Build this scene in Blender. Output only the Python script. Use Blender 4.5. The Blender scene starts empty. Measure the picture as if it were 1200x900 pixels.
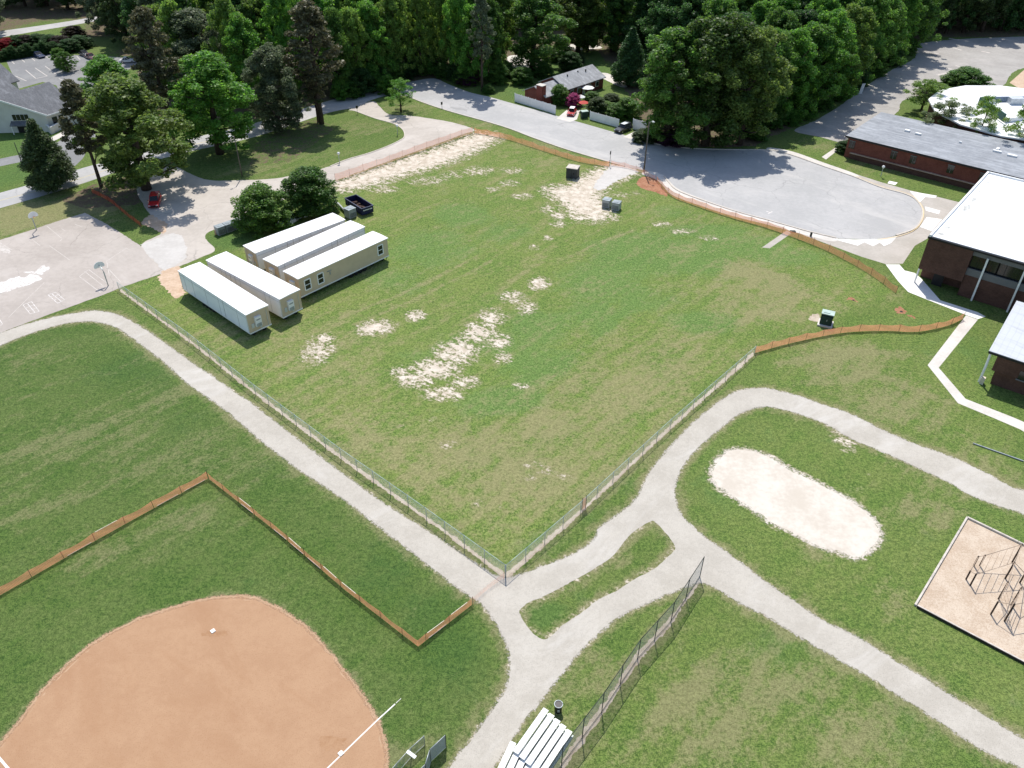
import bpy, bmesh, math, random
import numpy as np
from mathutils import Vector, Matrix, noise
from mathutils.geometry import tessellate_polygon
R = math.radians
sc = bpy.context.scene
col = sc.collection
random.seed(4)

# ------------------------------------------------------------------ camera
F, PITCH, ROLL, CH = 942.27, 0.647, 0.007, 66.724
_cp, _sp = math.cos(PITCH), math.sin(PITCH)
FW = Vector((0, _cp, -_sp)); UP0 = Vector((0, _sp, _cp)); RT0 = Vector((1, 0, 0))
RT = math.cos(ROLL) * RT0 + math.sin(ROLL) * UP0
UP = -math.sin(ROLL) * RT0 + math.cos(ROLL) * UP0
cd = bpy.data.cameras.new('camera'); cam = bpy.data.objects.new('camera', cd); col.objects.link(cam)
cam.matrix_world = Matrix(((RT.x, UP.x, -FW.x, 0), (RT.y, UP.y, -FW.y, 0), (RT.z, UP.z, -FW.z, CH), (0, 0, 0, 1)))
cd.sensor_width = 36; cd.lens = F * 36 / 1200; cd.clip_start = 0.5; cd.clip_end = 3000
sc.camera = cam

def at(x, y, z=0.0):
    """survey point of the photograph (1200x900) -> point of the site at height z"""
    d = FW + (x - 600) / F * RT + (450 - y) / F * UP
    t = (z - CH) / d.z
    return Vector((d.x * t, d.y * t, z))

# ------------------------------------------------------------------ world, sun
SUN_EL, SUN_AZ = R(58), R(-2)      # sun stands ahead of the camera, azimuth from +Y towards +X
w = bpy.data.worlds.new('World'); sc.world = w; w.use_nodes = True
nt = w.node_tree
bg = nt.nodes['Background']; sky = nt.nodes.new('ShaderNodeTexSky'); sky.sky_type = 'NISHITA'; sky.sun_disc = False
sky.sun_elevation = SUN_EL; sky.sun_rotation = SUN_AZ
nt.links.new(sky.outputs[0], bg.inputs[0]); bg.inputs[1].default_value = 0.148
ld = bpy.data.lights.new('sun', 'SUN'); ld.energy = 4.25; ld.angle = R(0.5); ld.color = (1, 0.955, 0.89)
sun = bpy.data.objects.new('sun', ld); col.objects.link(sun)
sd = Vector((math.sin(SUN_AZ) * math.cos(SUN_EL), math.cos(SUN_AZ) * math.cos(SUN_EL), math.sin(SUN_EL)))
sun.rotation_euler = sd.to_track_quat('Z', 'Y').to_euler(); sun.location = (0, 60, 90)
sc.view_settings.view_transform = 'Standard'; sc.view_settings.look = 'None'
sc.view_settings.exposure = 0.18; sc.view_settings.gamma = 1
sc.cycles.max_bounces = 6; sc.cycles.transparent_max_bounces = 8
sc.cycles.use_denoising = True

# ------------------------------------------------------------------ materials
def srgb(r, g, b):
    f = lambda c: c / 12.92 if c <= .04045 else ((c + .055) / 1.055) ** 2.4
    return (f(r / 255), f(g / 255), f(b / 255), 1)
def c4(c): return tuple(c) + (1,) if len(c) == 3 else tuple(c)

class NT:
    def __init__(s, name):
        s.m = bpy.data.materials.new(name); s.m.use_nodes = True; s.t = s.m.node_tree; s.n = s.t.nodes; s.l = s.t.links
        s.b = s.n['Principled BSDF']; s.b.inputs['Specular IOR Level'].default_value = 0.25
        s.geo = s.n.new('ShaderNodeNewGeometry'); s.pos = s.geo.outputs['Position']
    def noise(s, scale, detail=3, rough=.55, vec=None, dist=0, stretch=None, rot=0):
        n = s.n.new('ShaderNodeTexNoise'); n.inputs['Scale'].default_value = scale; n.inputs['Detail'].default_value = detail
        n.inputs['Roughness'].default_value = rough; n.inputs['Distortion'].default_value = dist
        v = vec or s.pos
        if stretch:
            mp = s.n.new('ShaderNodeMapping'); s.l.new(v, mp.inputs[0]); mp.inputs['Scale'].default_value = stretch; mp.inputs['Rotation'].default_value = (0, 0, rot)
            if rot:
                m0 = s.n.new('ShaderNodeMapping'); s.l.new(v, m0.inputs[0]); m0.inputs['Rotation'].default_value = (0, 0, rot)
                mp.inputs['Rotation'].default_value = (0, 0, 0); s.l.new(m0.outputs[0], mp.inputs[0])
            v = mp.outputs[0]
        s.l.new(v, n.inputs['Vector']); return n.outputs['Fac']
    def math(s, op, a, b=None, c=None, clamp=False):
        n = s.n.new('ShaderNodeMath'); n.operation = op; n.use_clamp = clamp
        for i, v in enumerate((a, b, c)):
            if v is None: continue
            if isinstance(v, (int, float)): n.inputs[i].default_value = v
            else: s.l.new(v, n.inputs[i])
        return n.outputs[0]
    def sstep(s, v, a, b):
        n = s.n.new('ShaderNodeMapRange'); n.interpolation_type = 'SMOOTHSTEP'; s.l.new(v, n.inputs[0])
        n.inputs[1].default_value = a; n.inputs[2].default_value = b; return n.outputs[0]
    def mix(s, f, a, b, mode='MIX'):
        n = s.n.new('ShaderNodeMix'); n.data_type = 'RGBA'; n.blend_type = mode
        for i, v in ((0, f), (6, a), (7, b)):
            if isinstance(v, (int, float)): n.inputs[i].default_value = v
            elif isinstance(v, tuple): n.inputs[i].default_value = c4(v)
            else: s.l.new(v, n.inputs[i])
        return n.outputs[2]
    def bump(s, h, strength, dist):
        n = s.n.new('ShaderNodeBump'); n.inputs['Strength'].default_value = strength; n.inputs['Distance'].default_value = dist
        s.l.new(h, n.inputs['Height']); s.l.new(n.outputs[0], s.b.inputs['Normal'])
    def done(s, colr, rough=.9):
        if isinstance(colr, tuple): s.b.inputs['Base Color'].default_value = c4(colr)
        else: s.l.new(colr, s.b.inputs['Base Color'])
        if isinstance(rough, (int, float)): s.b.inputs['Roughness'].default_value = rough
        else: s.l.new(rough, s.b.inputs['Roughness'])
        return s.m

def basic(name, c, var=.15, scale=1.5, rough=.7, metal=0, bump=0, spec=None, c2=None, fine=None):
    m = NT(name); n = m.noise(scale, 4, .6); f = m.sstep(n, .3, .7)
    a = tuple(x * (1 - var) for x in c[:3]); b = tuple(min(1, x * (1 + var)) for x in c[:3])
    if c2: b = c2
    cc = m.mix(f, a, b)
    if fine:
        g = m.noise(fine, 2, .7); cc = m.mix(m.sstep(g, .35, .65), cc, m.mix(.25, cc, (.02, .02, .02)))
    if bump: m.bump(m.noise(scale * 8, 3), bump, .05)
    m.b.inputs['Metallic'].default_value = metal
    if spec is not None: m.b.inputs['Specular IOR Level'].default_value = spec
    return m.done(cc, rough)

M = {}
# grass ground: colour attribute field R bare sand, G dry, B lush, A leaf litter / red earth
g = NT('grass_mat')
at_ = g.n.new('ShaderNodeAttribute'); at_.attribute_name = 'field'
sep = g.n.new('ShaderNodeSeparateColor'); g.l.new(at_.outputs['Color'], sep.inputs[0])
fr, fg, fb, fa = sep.outputs[0], sep.outputs[1], sep.outputs[2], at_.outputs['Alpha']
at2 = g.n.new('ShaderNodeAttribute'); at2.attribute_name = 'zone'; zn = at2.outputs['Fac']
n0 = g.noise(.035, 3, .5); n1 = g.noise(.16, 4, .6); n2 = g.noise(.75, 4, .65); n3 = g.noise(3.2, 3, .7); n4 = g.noise(9, 2, .7)
ns = g.noise(.5, 4, .65, stretch=(.18, 1, 1), rot=R(-49))      # streaks that follow the mower
ns2 = g.noise(1.5, 4, .7, stretch=(.22, 1, 1), rot=R(38))
n25 = g.noise(1.7, 3, .7); tone = g.math('ADD', g.math('MULTIPLY', n25, .2), g.math('ADD', g.math('MULTIPLY', n3, .35), g.math('MULTIPLY', n4, .45)))
def z2(a0, a1, b0, b1, lo, hi): return g.mix(zn, g.mix(g.sstep(tone, lo, hi), a0, a1), g.mix(g.sstep(tone, lo, hi), b0, b1))
gc = z2((.024, .062, .009), (.1, .17, .034), (.05, .1, .018), (.2, .285, .062), .41, .59)
mid = g.math('ADD', g.math('MULTIPLY', n1, .45), g.math('ADD', g.math('MULTIPLY', n2, .3), g.math('MULTIPLY', ns, .25)))
gc = g.mix(g.math('MULTIPLY', g.sstep(mid, .38, .62), .75), gc, z2((.052, .08, .017), (.16, .21, .065), (.095, .12, .03), (.272, .312, .088), .38, .61))
lush = g.math('ADD', fb, g.math('ADD', g.math('MULTIPLY_ADD', n1, 1.5, -.75), g.math('MULTIPLY_ADD', n2, 1.2, -.6)))
gc = g.mix(g.math('MULTIPLY', g.sstep(lush, .25, .75), .75), gc, z2((.018, .054, .009), (.068, .145, .026), (.058, .122, .023), (.175, .285, .078), .4, .6))
wd_ = g.noise(2.4, 3, .75); wz = g.noise(.09, 3, .6)
gc = g.mix(g.math('MULTIPLY', g.math('MULTIPLY', g.sstep(wd_, .54, .66), g.sstep(wz, .4, .6)), .6), gc, (.028, .07, .014))
dry = g.math('ADD', fg, g.math('ADD', g.math('MULTIPLY_ADD', n2, 1.3, -.65), g.math('ADD', g.math('MULTIPLY_ADD', ns, 1.5, -.75), g.math('MULTIPLY_ADD', n3, .9, -.45))))
gc = g.mix(g.math('MULTIPLY', g.sstep(dry, .2, .85), .72), gc, z2((.1, .105, .042), (.245, .25, .115), (.16, .145, .065), (.37, .33, .175), .33, .66))
lit = g.math('ADD', fa, g.math('ADD', g.math('MULTIPLY_ADD', n2, 1.2, -.6), g.math('MULTIPLY_ADD', n3, 1., -.5)))
gc = g.mix(g.sstep(lit, .35, .65), gc, g.mix(g.sstep(tone, .35, .65), (.075, .052, .032), (.2, .15, .105)))
bare = g.math('ADD', fr, g.math('MULTIPLY', g.sstep(fr, .02, .3), g.math('ADD', g.math('MULTIPLY_ADD', n2, 1.1, -.55), g.math('ADD', g.math('MULTIPLY_ADD', ns2, 1.9, -.95), g.math('ADD', g.math('MULTIPLY_ADD', n25, 1.7, -.85), g.math('MULTIPLY_ADD', n3, 1.2, -.6))))))
soil = g.mix(g.sstep(n2, .35, .65), (.5, .42, .325), (.7, .63, .53))
soil = g.mix(g.math('MULTIPLY', g.sstep(n4, .45, .7), .35), soil, (.42, .34, .25))
gc = g.mix(g.math('MULTIPLY', g.sstep(bare, .12, .5), .6), gc, g.mix(g.sstep(tone, .4, .6), (.2, .165, .1), (.4, .35, .24)))
gc = g.mix(g.sstep(bare, .4, .74), gc, soil)
g.bump(g.math('ADD', n4, g.math('MULTIPLY', n3, 1.5)), .55, .12)
M['grass'] = g.done(gc, .95)

def ground_mat(name, a, b, sc_=(.25, 2, 12), speck=(.3, .3, .3), bump=.2, amp=.3, wear=None, crack=None):
    m = NT(name); n1 = m.noise(sc_[0], 4, .6); n2 = m.noise(sc_[1], 4, .65); n3 = m.noise(sc_[2], 2, .7)
    f = m.math('ADD', m.math('MULTIPLY', n1, .6), m.math('MULTIPLY', n2, .4))
    c = m.mix(m.sstep(f, .38, .62), a, b)
    c = m.mix(m.math('MULTIPLY', m.sstep(n3, .5, .72), amp), c, speck)
    if wear:
        k = m.noise(.12, 5, .7, stretch=(.35, 1, 1), rot=wear[1], dist=.6); c = m.mix(m.math('MULTIPLY', m.sstep(k, .5, .7), wear[2]), c, wear[0])
    if crack:
        vo = m.n.new('ShaderNodeTexVoronoi'); vo.feature = 'DISTANCE_TO_EDGE'; vo.inputs['Scale'].default_value = crack
        wn = m.n.new('ShaderNodeTexNoise'); wn.inputs['Scale'].default_value = .5; wn.inputs['Detail'].default_value = 4; m.l.new(m.pos, wn.inputs['Vector'])
        vm = m.n.new('ShaderNodeVectorMath'); vm.operation = 'MULTIPLY_ADD'; m.l.new(wn.outputs['Color'], vm.inputs[0]); vm.inputs[1].default_value = (2.5, 2.5, 0); m.l.new(m.pos, vm.inputs[2]); m.l.new(vm.outputs[0], vo.inputs['Vector'])
        cr = m.math('SUBTRACT', 1, m.sstep(vo.outputs['Distance'], .0, .012)); gate = m.sstep(m.noise(.06, 2), .4, .55)
        c = m.mix(m.math('MULTIPLY', m.math('MULTIPLY', cr, gate), .45), c, tuple(x * .5 for x in a))
    m.bump(n3, bump, .04)
    return m.done(c, .92)
M['pale_lot'] = ground_mat('pale_lot_mat', (.5, .475, .44), (.58, .555, .52), (.2, 1.5, 10), (.42, .39, .35), .15, .3)
M['worn_strip'] = ground_mat('worn_strip_mat', (.4, .32, .24), (.54, .46, .37), (.5, 2.5, 8), (.17, .2, .07), .4, .5)
M['gravel'] = ground_mat('gravel_mat', (.435, .4, .342), (.505, .468, .405), (.3, 2.2, 9), (.24, .22, .19), .4, .5, ((.58, .55, .5), R(-40), .7))
M['asphalt'] = ground_mat('asphalt_mat', (.405, .4, .39), (.47, .46, .447), (.12, 1.2, 12), (.2, .2, .2), .15, .3, ((.55, .53, .5), R(38), .6), crack=.11)
M['lot'] = ground_mat('lot_asphalt_mat', (.45, .405, .355), (.53, .48, .425), (.1, 1, 10), (.28, .25, .22), .15, .3, ((.6, .55, .495), R(-30), .6), crack=.11)
M['court'] = ground_mat('court_asphalt_mat', (.4, .355, .315), (.475, .425, .38), (.12, 1.2, 9), (.27, .24, .21), .12, .3, ((.53, .485, .44), R(40), .55), crack=.11)
M['old_asphalt'] = ground_mat('old_asphalt_mat', (.34, .32, .295), (.42, .4, .37), (.12, 1.2, 10), (.14, .13, .12), .12, .3, ((.5, .47, .44), R(20), .5))
M['parking'] = ground_mat('parking_asphalt_mat', (.22, .22, .22), (.275, .275, .27), (.12, 1.2, 10), (.13, .13, .13), .12, .3)
M['plaza'] = ground_mat('plaza_mat', (.42, .385, .335), (.49, .45, .4), (.3, 2, 10), (.24, .22, .2), .15, .3)
M['concrete'] = ground_mat('concrete_mat', (.57, .535, .48), (.67, .63, .575), (.3, 2, 10), (.45, .42, .38), .1, .3)
M['new_concrete'] = ground_mat('new_concrete_mat', (.78, .76, .72), (.86, .84, .8), (.4, 3, 10), (.65, .62, .58), .1, .25)
M['kerb'] = ground_mat('kerb_mat', (.52, .47, .4), (.62, .57, .5), (.5, 3, 10), (.38, .34, .28), .1, .3)
M['clay'] = ground_mat('infield_clay_mat', (.395, .238, .138), (.432, .268, .158), (.3, 1.6, 9), (.31, .17, .09), .4, .6, ((.35, .195, .105), R(45), .45))
M['scuffed_clay'] = ground_mat('scuffed_clay_mat', (.33, .18, .092), (.4, .24, .135), (.4, 2, 7), (.28, .15, .08), .4, .4)
M['clay_lip'] = ground_mat('clay_lip_mat', (.42, .27, .165), (.47, .315, .2), (.4, 2, 7), (.4, .28, .18), .3, .4)
M['sand'] = ground_mat('sand_mat', (.545, .485, .405), (.65, .6, .52), (.25, 1.6, 6), (.6, .52, .44), .25, .35)
M['fill'] = ground_mat('sandy_fill_mat', (.7, .64, .56), (.86, .82, .75), (.3, 1.6, 5), (.5, .44, .37), .4, .45)
M['mulch'] = ground_mat('mulch_mat', (.48, .375, .275), (.595, .495, .385), (.5, 4, 9), (.24, .14, .09), .5, .5)
M['red_earth'] = ground_mat('red_earth_mat', (.3, .13, .07), (.42, .22, .13), (.6, 3, 8), (.18, .07, .04), .5, .5)
M['pink_earth'] = ground_mat('pink_earth_mat', (.5, .36, .25), (.6, .46, .34), (.5, 2, 8), (.36, .24, .15), .4, .4)
M['chalk'] = basic('chalk_mat', (.8, .77, .72), .1, 3, .9)
M['old_paint'] = None
m = NT('worn_paint_mat'); n = m.noise(2.2, 5, .75); M['old_paint'] = m.done(m.mix(m.sstep(n, .42, .62), (.74, .72, .69), (.5, .45, .405)), .8)
m = NT('faint_paint_mat'); n = m.noise(1.2, 5, .8); M['faint_paint'] = m.done(m.mix(m.sstep(n, .4, .62), (.6, .56, .515), (.465, .42, .375)), .8)
def fade(src, name, amp=1.0):
    m = M[src].copy(); m.name = name; t = m.node_tree; n = t.nodes; l = t.links
    at_ = n.new('ShaderNodeAttribute'); at_.attribute_name = 'edge'; g_ = n.new('ShaderNodeNewGeometry'); acc = at_.outputs['Fac']
    for sc_, k in ((1.1, .7), (4.5, .8), (13, .7)):
        no = n.new('ShaderNodeTexNoise'); no.inputs['Scale'].default_value = sc_; no.inputs['Detail'].default_value = 2; l.new(g_.outputs['Position'], no.inputs['Vector'])
        ma = n.new('ShaderNodeMath'); ma.operation = 'MULTIPLY_ADD'; l.new(no.outputs['Fac'], ma.inputs[0]); ma.inputs[1].default_value = k * amp; ma.inputs[2].default_value = -.5 * k * amp
        ad = n.new('ShaderNodeMath'); ad.operation = 'ADD'; l.new(acc, ad.inputs[0]); l.new(ma.outputs[0], ad.inputs[1]); acc = ad.outputs[0]
    mr = n.new('ShaderNodeMapRange'); mr.interpolation_type = 'SMOOTHSTEP'; l.new(acc, mr.inputs[0]); mr.inputs[1].default_value = .36; mr.inputs[2].default_value = .64
    l.new(mr.outputs[0], n['Principled BSDF'].inputs['Alpha']); return m
M['white_roof'] = basic('white_roof_mat', (.84, .84, .83), .05, .3, .5)
m = NT('membrane_roof_mat'); n = m.noise(.35, 5, .7); k = m.noise(1.3, 4, .7)
M['membrane'] = m.done(m.mix(m.math('MULTIPLY', m.sstep(k, .62, .74), .5), m.mix(m.sstep(n, .4, .65), (.88, .88, .87), (.8, .8, .79)), (.45, .46, .42)), .6)
M['wrap'] = basic('white_wrap_mat', (.82, .87, .92), .04, .6, .35, spec=.4)
M['beige'] = basic('beige_siding_mat', (.59, .475, .325), .05, .7, .7)
M['white_paint'] = basic('white_paint_mat', (.82, .82, .8), .05, 1, .5)
M['grey_metal'] = basic('grey_metal_mat', (.33, .36, .38), .15, 1.5, .5, .3)
M['pale_metal'] = basic('pale_metal_mat', (.55, .58, .6), .1, 1.5, .45, .3)
M['unit_lid'] = basic('unit_lid_mat', (.27, .31, .33), .2, 1.5, .5, .2)
M['galv'] = basic('galvanised_mat', (.42, .46, .45), .12, 2, .5, .35)
M['rail_green'] = basic('green_grey_rail_mat', (.4, .5, .46), .1, 2, .5, .2)
M['black'] = basic('black_paint_mat', (.018, .018, .02), .2, 1, .45)
M['dark_post'] = basic('dark_post_mat', (.05, .055, .045), .2, 2, .7)
M['rust_dark'] = basic('bronze_pipe_mat', (.035, .022, .016), .25, 2, .5)
M['tan_pipe'] = basic('tan_pipe_mat', (.42, .32, .24), .2, 2, .6)
M['navy'] = basic('navy_paint_mat', (.012, .016, .06), .2, 1, .45)
M['navy_rim'] = basic('scuffed_navy_mat', (.05, .06, .11), .3, 2, .5)
M['dump_in'] = basic('rusty_steel_mat', (.06, .035, .03), .4, 1.5, .8)
M['green_box'] = basic('utility_green_mat', (.02, .045, .035), .15, 1, .5)
M['green_lid'] = basic('pale_green_lid_mat', (.42, .52, .46), .1, 1, .5)
M['grey_box'] = basic('dark_grey_box_mat', (.06, .062, .06), .15, 1, .7)
M['stain'] = basic('roof_dirt_mat', (.5, .5, .47), .3, 2.5, .8)
M['glass'] = basic('dark_glass_mat', (.012, .015, .017), .2, .5, .12, spec=.5)
M['spandrel'] = basic('grey_spandrel_mat', (.17, .17, .17), .06, .5, .6)
M['tyre'] = basic('tyre_mat', (.015, .015, .015), .2, 2, .8)
M['lath'] = basic('wood_lath_mat', (.66, .58, .46), .15, 2, .8)
M['timber'] = basic('border_timber_mat', (.55, .5, .44), .15, 2, .8)
M['dark_timber'] = basic('dark_timber_mat', (.03, .026, .022), .2, 2, .8)
M['bark'] = basic('bark_mat', (.075, .055, .042), .35, 3, .9, bump=.5)
M['pale_bark'] = basic('pale_bark_mat', (.2, .17, .14), .3, 3, .9, bump=.4)
M['wood_pole'] = basic('weathered_pole_mat', (.13, .11, .09), .25, 3, .85)
M['white_lamp'] = basic('white_globe_mat', (.85, .85, .82), .04, 2, .4)
def film(name, c, tr):
    m = NT(name); n = m.noise(.8, 4, .6); cc = m.mix(n, tuple(x * .8 for x in c), tuple(min(1, x * 1.15) for x in c)); m.done(cc, .6)
    t = m.n.new('ShaderNodeBsdfTranslucent'); m.l.new(cc, t.inputs['Color']); mx = m.n.new('ShaderNodeMixShader'); mx.inputs[0].default_value = tr
    m.l.new(m.b.outputs[0], mx.inputs[1]); m.l.new(t.outputs[0], mx.inputs[2]); m.l.new(mx.outputs[0], m.n['Material Output'].inputs[0]); return m.m
M['orange'] = film('orange_mesh_mat', (.93, .47, .28), .6); M['orange_dull'] = film('faded_orange_mesh_mat', (.9, .43, .25), .6)
M['pink_orange'] = film('pale_orange_mesh_mat', (.85, .42, .3), .5); M['red_mesh'] = film('red_orange_mesh_mat', (.75, .16, .08), .5)
M['wire'] = film('fence_wire_mat', (.62, .66, .66), .45); M['dark_wire'] = film('dark_wire_mat', (.26, .31, .33), .4)  # pale wire: brightness and translucency stand in for sunlight on round wire
def brick(name, a, b):
    m = NT(name); tc = m.n.new('ShaderNodeTexCoord'); mp = m.n.new('ShaderNodeMapping'); mp.inputs['Rotation'].default_value = (R(90), 0, 0)
    m.l.new(tc.outputs['Object'], mp.inputs[0])
    br = m.n.new('ShaderNodeTexBrick'); m.l.new(mp.outputs[0], br.inputs['Vector']); br.inputs['Scale'].default_value = 2.2
    br.inputs['Color1'].default_value = c4(a); br.inputs['Color2'].default_value = c4(b); br.inputs['Mortar'].default_value = c4(tuple(x * .8 + .03 for x in b)); br.inputs['Mortar Size'].default_value = .012
    n = m.noise(.6, 5, .7); c = m.mix(m.math('MULTIPLY', m.sstep(n, .4, .7), .45), br.outputs[0], tuple(x * .5 for x in a))
    return m.done(c, .9)
M['brick'] = brick('brown_brick_mat', (.095, .047, .034), (.125, .064, .047))
M['red_brick'] = brick('red_brick_mat', (.17, .054, .04), (.22, .076, .054))
M['house_brick'] = brick('house_brick_mat', (.17, .045, .035), (.22, .07, .05))
def shingles(name, a, b, scl=1.6):
    m = NT(name); n = m.noise(.35, 4, .6); k = m.noise(scl * 2, 3, .8); s = m.noise(1.2, 4, .7, stretch=(.12, 1, 1), rot=R(40))
    c = m.mix(m.sstep(k, .3, .7), a, b); c = m.mix(m.math('MULTIPLY', m.sstep(s, .45, .68), .55), c, tuple(min(1, x * 1.6) for x in b))
    c = m.mix(m.math('MULTIPLY', m.sstep(n, .4, .7), .3), c, tuple(x * .6 for x in a)); return m.done(c, .85)
M['shingle'] = shingles('grey_shingle_mat', (.12, .125, .135), (.17, .175, .185))
M['house_roof'] = shingles('pale_grey_shingle_mat', (.28, .285, .29), (.36, .365, .37))
M['grey_roof'] = shingles('grey_flat_roof_mat', (.25, .265, .285), (.32, .335, .355), .8)
m = NT('standing_seam_roof_mat'); wv = m.n.new('ShaderNodeTexWave'); tc = m.n.new('ShaderNodeTexCoord'); m.l.new(tc.outputs['Object'], wv.inputs[0]); wv.inputs['Scale'].default_value = .4; wv.inputs['Distortion'].default_value = 1.2
n = m.noise(1., 5, .7, stretch=(1, .1, 1), rot=R(-40)); M['seam_roof'] = m.done(m.mix(m.math('MULTIPLY', m.sstep(n, .5, .7), .4), m.mix(m.sstep(wv.outputs['Fac'], .0, .15), (.5, .52, .54), (.54, .56, .58)), (.3, .31, .32)), .5)
M['cream_wall'] = basic('cream_wall_mat', (.62, .61, .56), .06, .6, .8)
M['green_wall'] = basic('green_fascia_mat', (.02, .09, .07), .1, .6, .5)
M['blue_grey'] = basic('blue_grey_panel_mat', (.2, .26, .34), .12, 2, .5)
M['fabric_white'] = basic('white_canvas_mat', (.75, .75, .72), .05, 2, .8)
M['fabric_red'] = basic('red_canvas_mat', (.55, .09, .07), .1, 2, .8)
def paint(name, c):
    m = NT(name); m.b.inputs['Coat Weight'].default_value = .6; m.b.inputs['Coat Roughness'].default_value = .08
    n = m.noise(2, 3); return m.done(m.mix(n, tuple(x * .9 for x in c), c), .35)
M['car_red'] = paint('red_car_paint', (.5, .02, .025)); M['car_black'] = paint('black_car_paint', (.015, .015, .017))
M['car_white'] = paint('white_car_paint', (.75, .75, .75)); M['car_blue'] = paint('blue_car_paint', (.03, .05, .11)); M['car_maroon'] = paint('maroon_car_paint', (.12, .02, .025))
M['chrome'] = basic('chrome_mat', (.6, .6, .6), .05, 2, .25, .8)
M['lamp_glass'] = basic('headlight_mat', (.7, .7, .68), .05, 2, .2)
# foliage: tint comes from the object's own colour
def leafmat(name, trans=.35, v=.5):
    m = bpy.data.materials.new(name); m.use_nodes = True; t = m.node_tree; n = t.nodes; l = t.links; n.clear()
    out = n.new('ShaderNodeOutputMaterial'); oi = n.new('ShaderNodeObjectInfo'); geo = n.new('ShaderNodeNewGeometry')
    hs = n.new('ShaderNodeHueSaturation'); l.new(oi.outputs['Color'], hs.inputs['Color'])
    mr = n.new('ShaderNodeMapRange'); l.new(geo.outputs['Random Per Island'], mr.inputs[0]); mr.inputs[3].default_value = 1 - v; mr.inputs[4].default_value = 1 + v; l.new(mr.outputs[0], hs.inputs['Value'])
    no = n.new('ShaderNodeTexNoise'); no.inputs['Scale'].default_value = .45; no.inputs['Detail'].default_value = 2; l.new(geo.outputs['Position'], no.inputs['Vector'])
    mh = n.new('ShaderNodeMapRange'); l.new(no.outputs['Fac'], mh.inputs[0]); mh.inputs[1].default_value = .3; mh.inputs[2].default_value = .7; mh.inputs[3].default_value = .485; mh.inputs[4].default_value = .512; l.new(mh.outputs[0], hs.inputs['Hue'])
    df = n.new('ShaderNodeBsdfPrincipled'); df.inputs['Roughness'].default_value = .5; df.inputs['Specular IOR Level'].default_value = .3; l.new(hs.outputs[0], df.inputs['Base Color'])
    tr = n.new('ShaderNodeBsdfTranslucent'); hs2 = n.new('ShaderNodeHueSaturation'); hs2.inputs['Hue'].default_value = .488; hs2.inputs['Saturation'].default_value = 1.1; hs2.inputs['Value'].default_value = 1.5; l.new(hs.outputs[0], hs2.inputs['Color']); l.new(hs2.outputs[0], tr.inputs['Color'])
    mx = n.new('ShaderNodeMixShader'); mx.inputs[0].default_value = trans; l.new(df.outputs[0], mx.inputs[1]); l.new(tr.outputs[0], mx.inputs[2]); l.new(mx.outputs[0], out.inputs[0])
    return m
M['leaf'] = leafmat('leaf_mat', .5); M['needle'] = leafmat('needle_mat', .28, .45); M['petal'] = leafmat('petal_mat', .3, .3)

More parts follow.
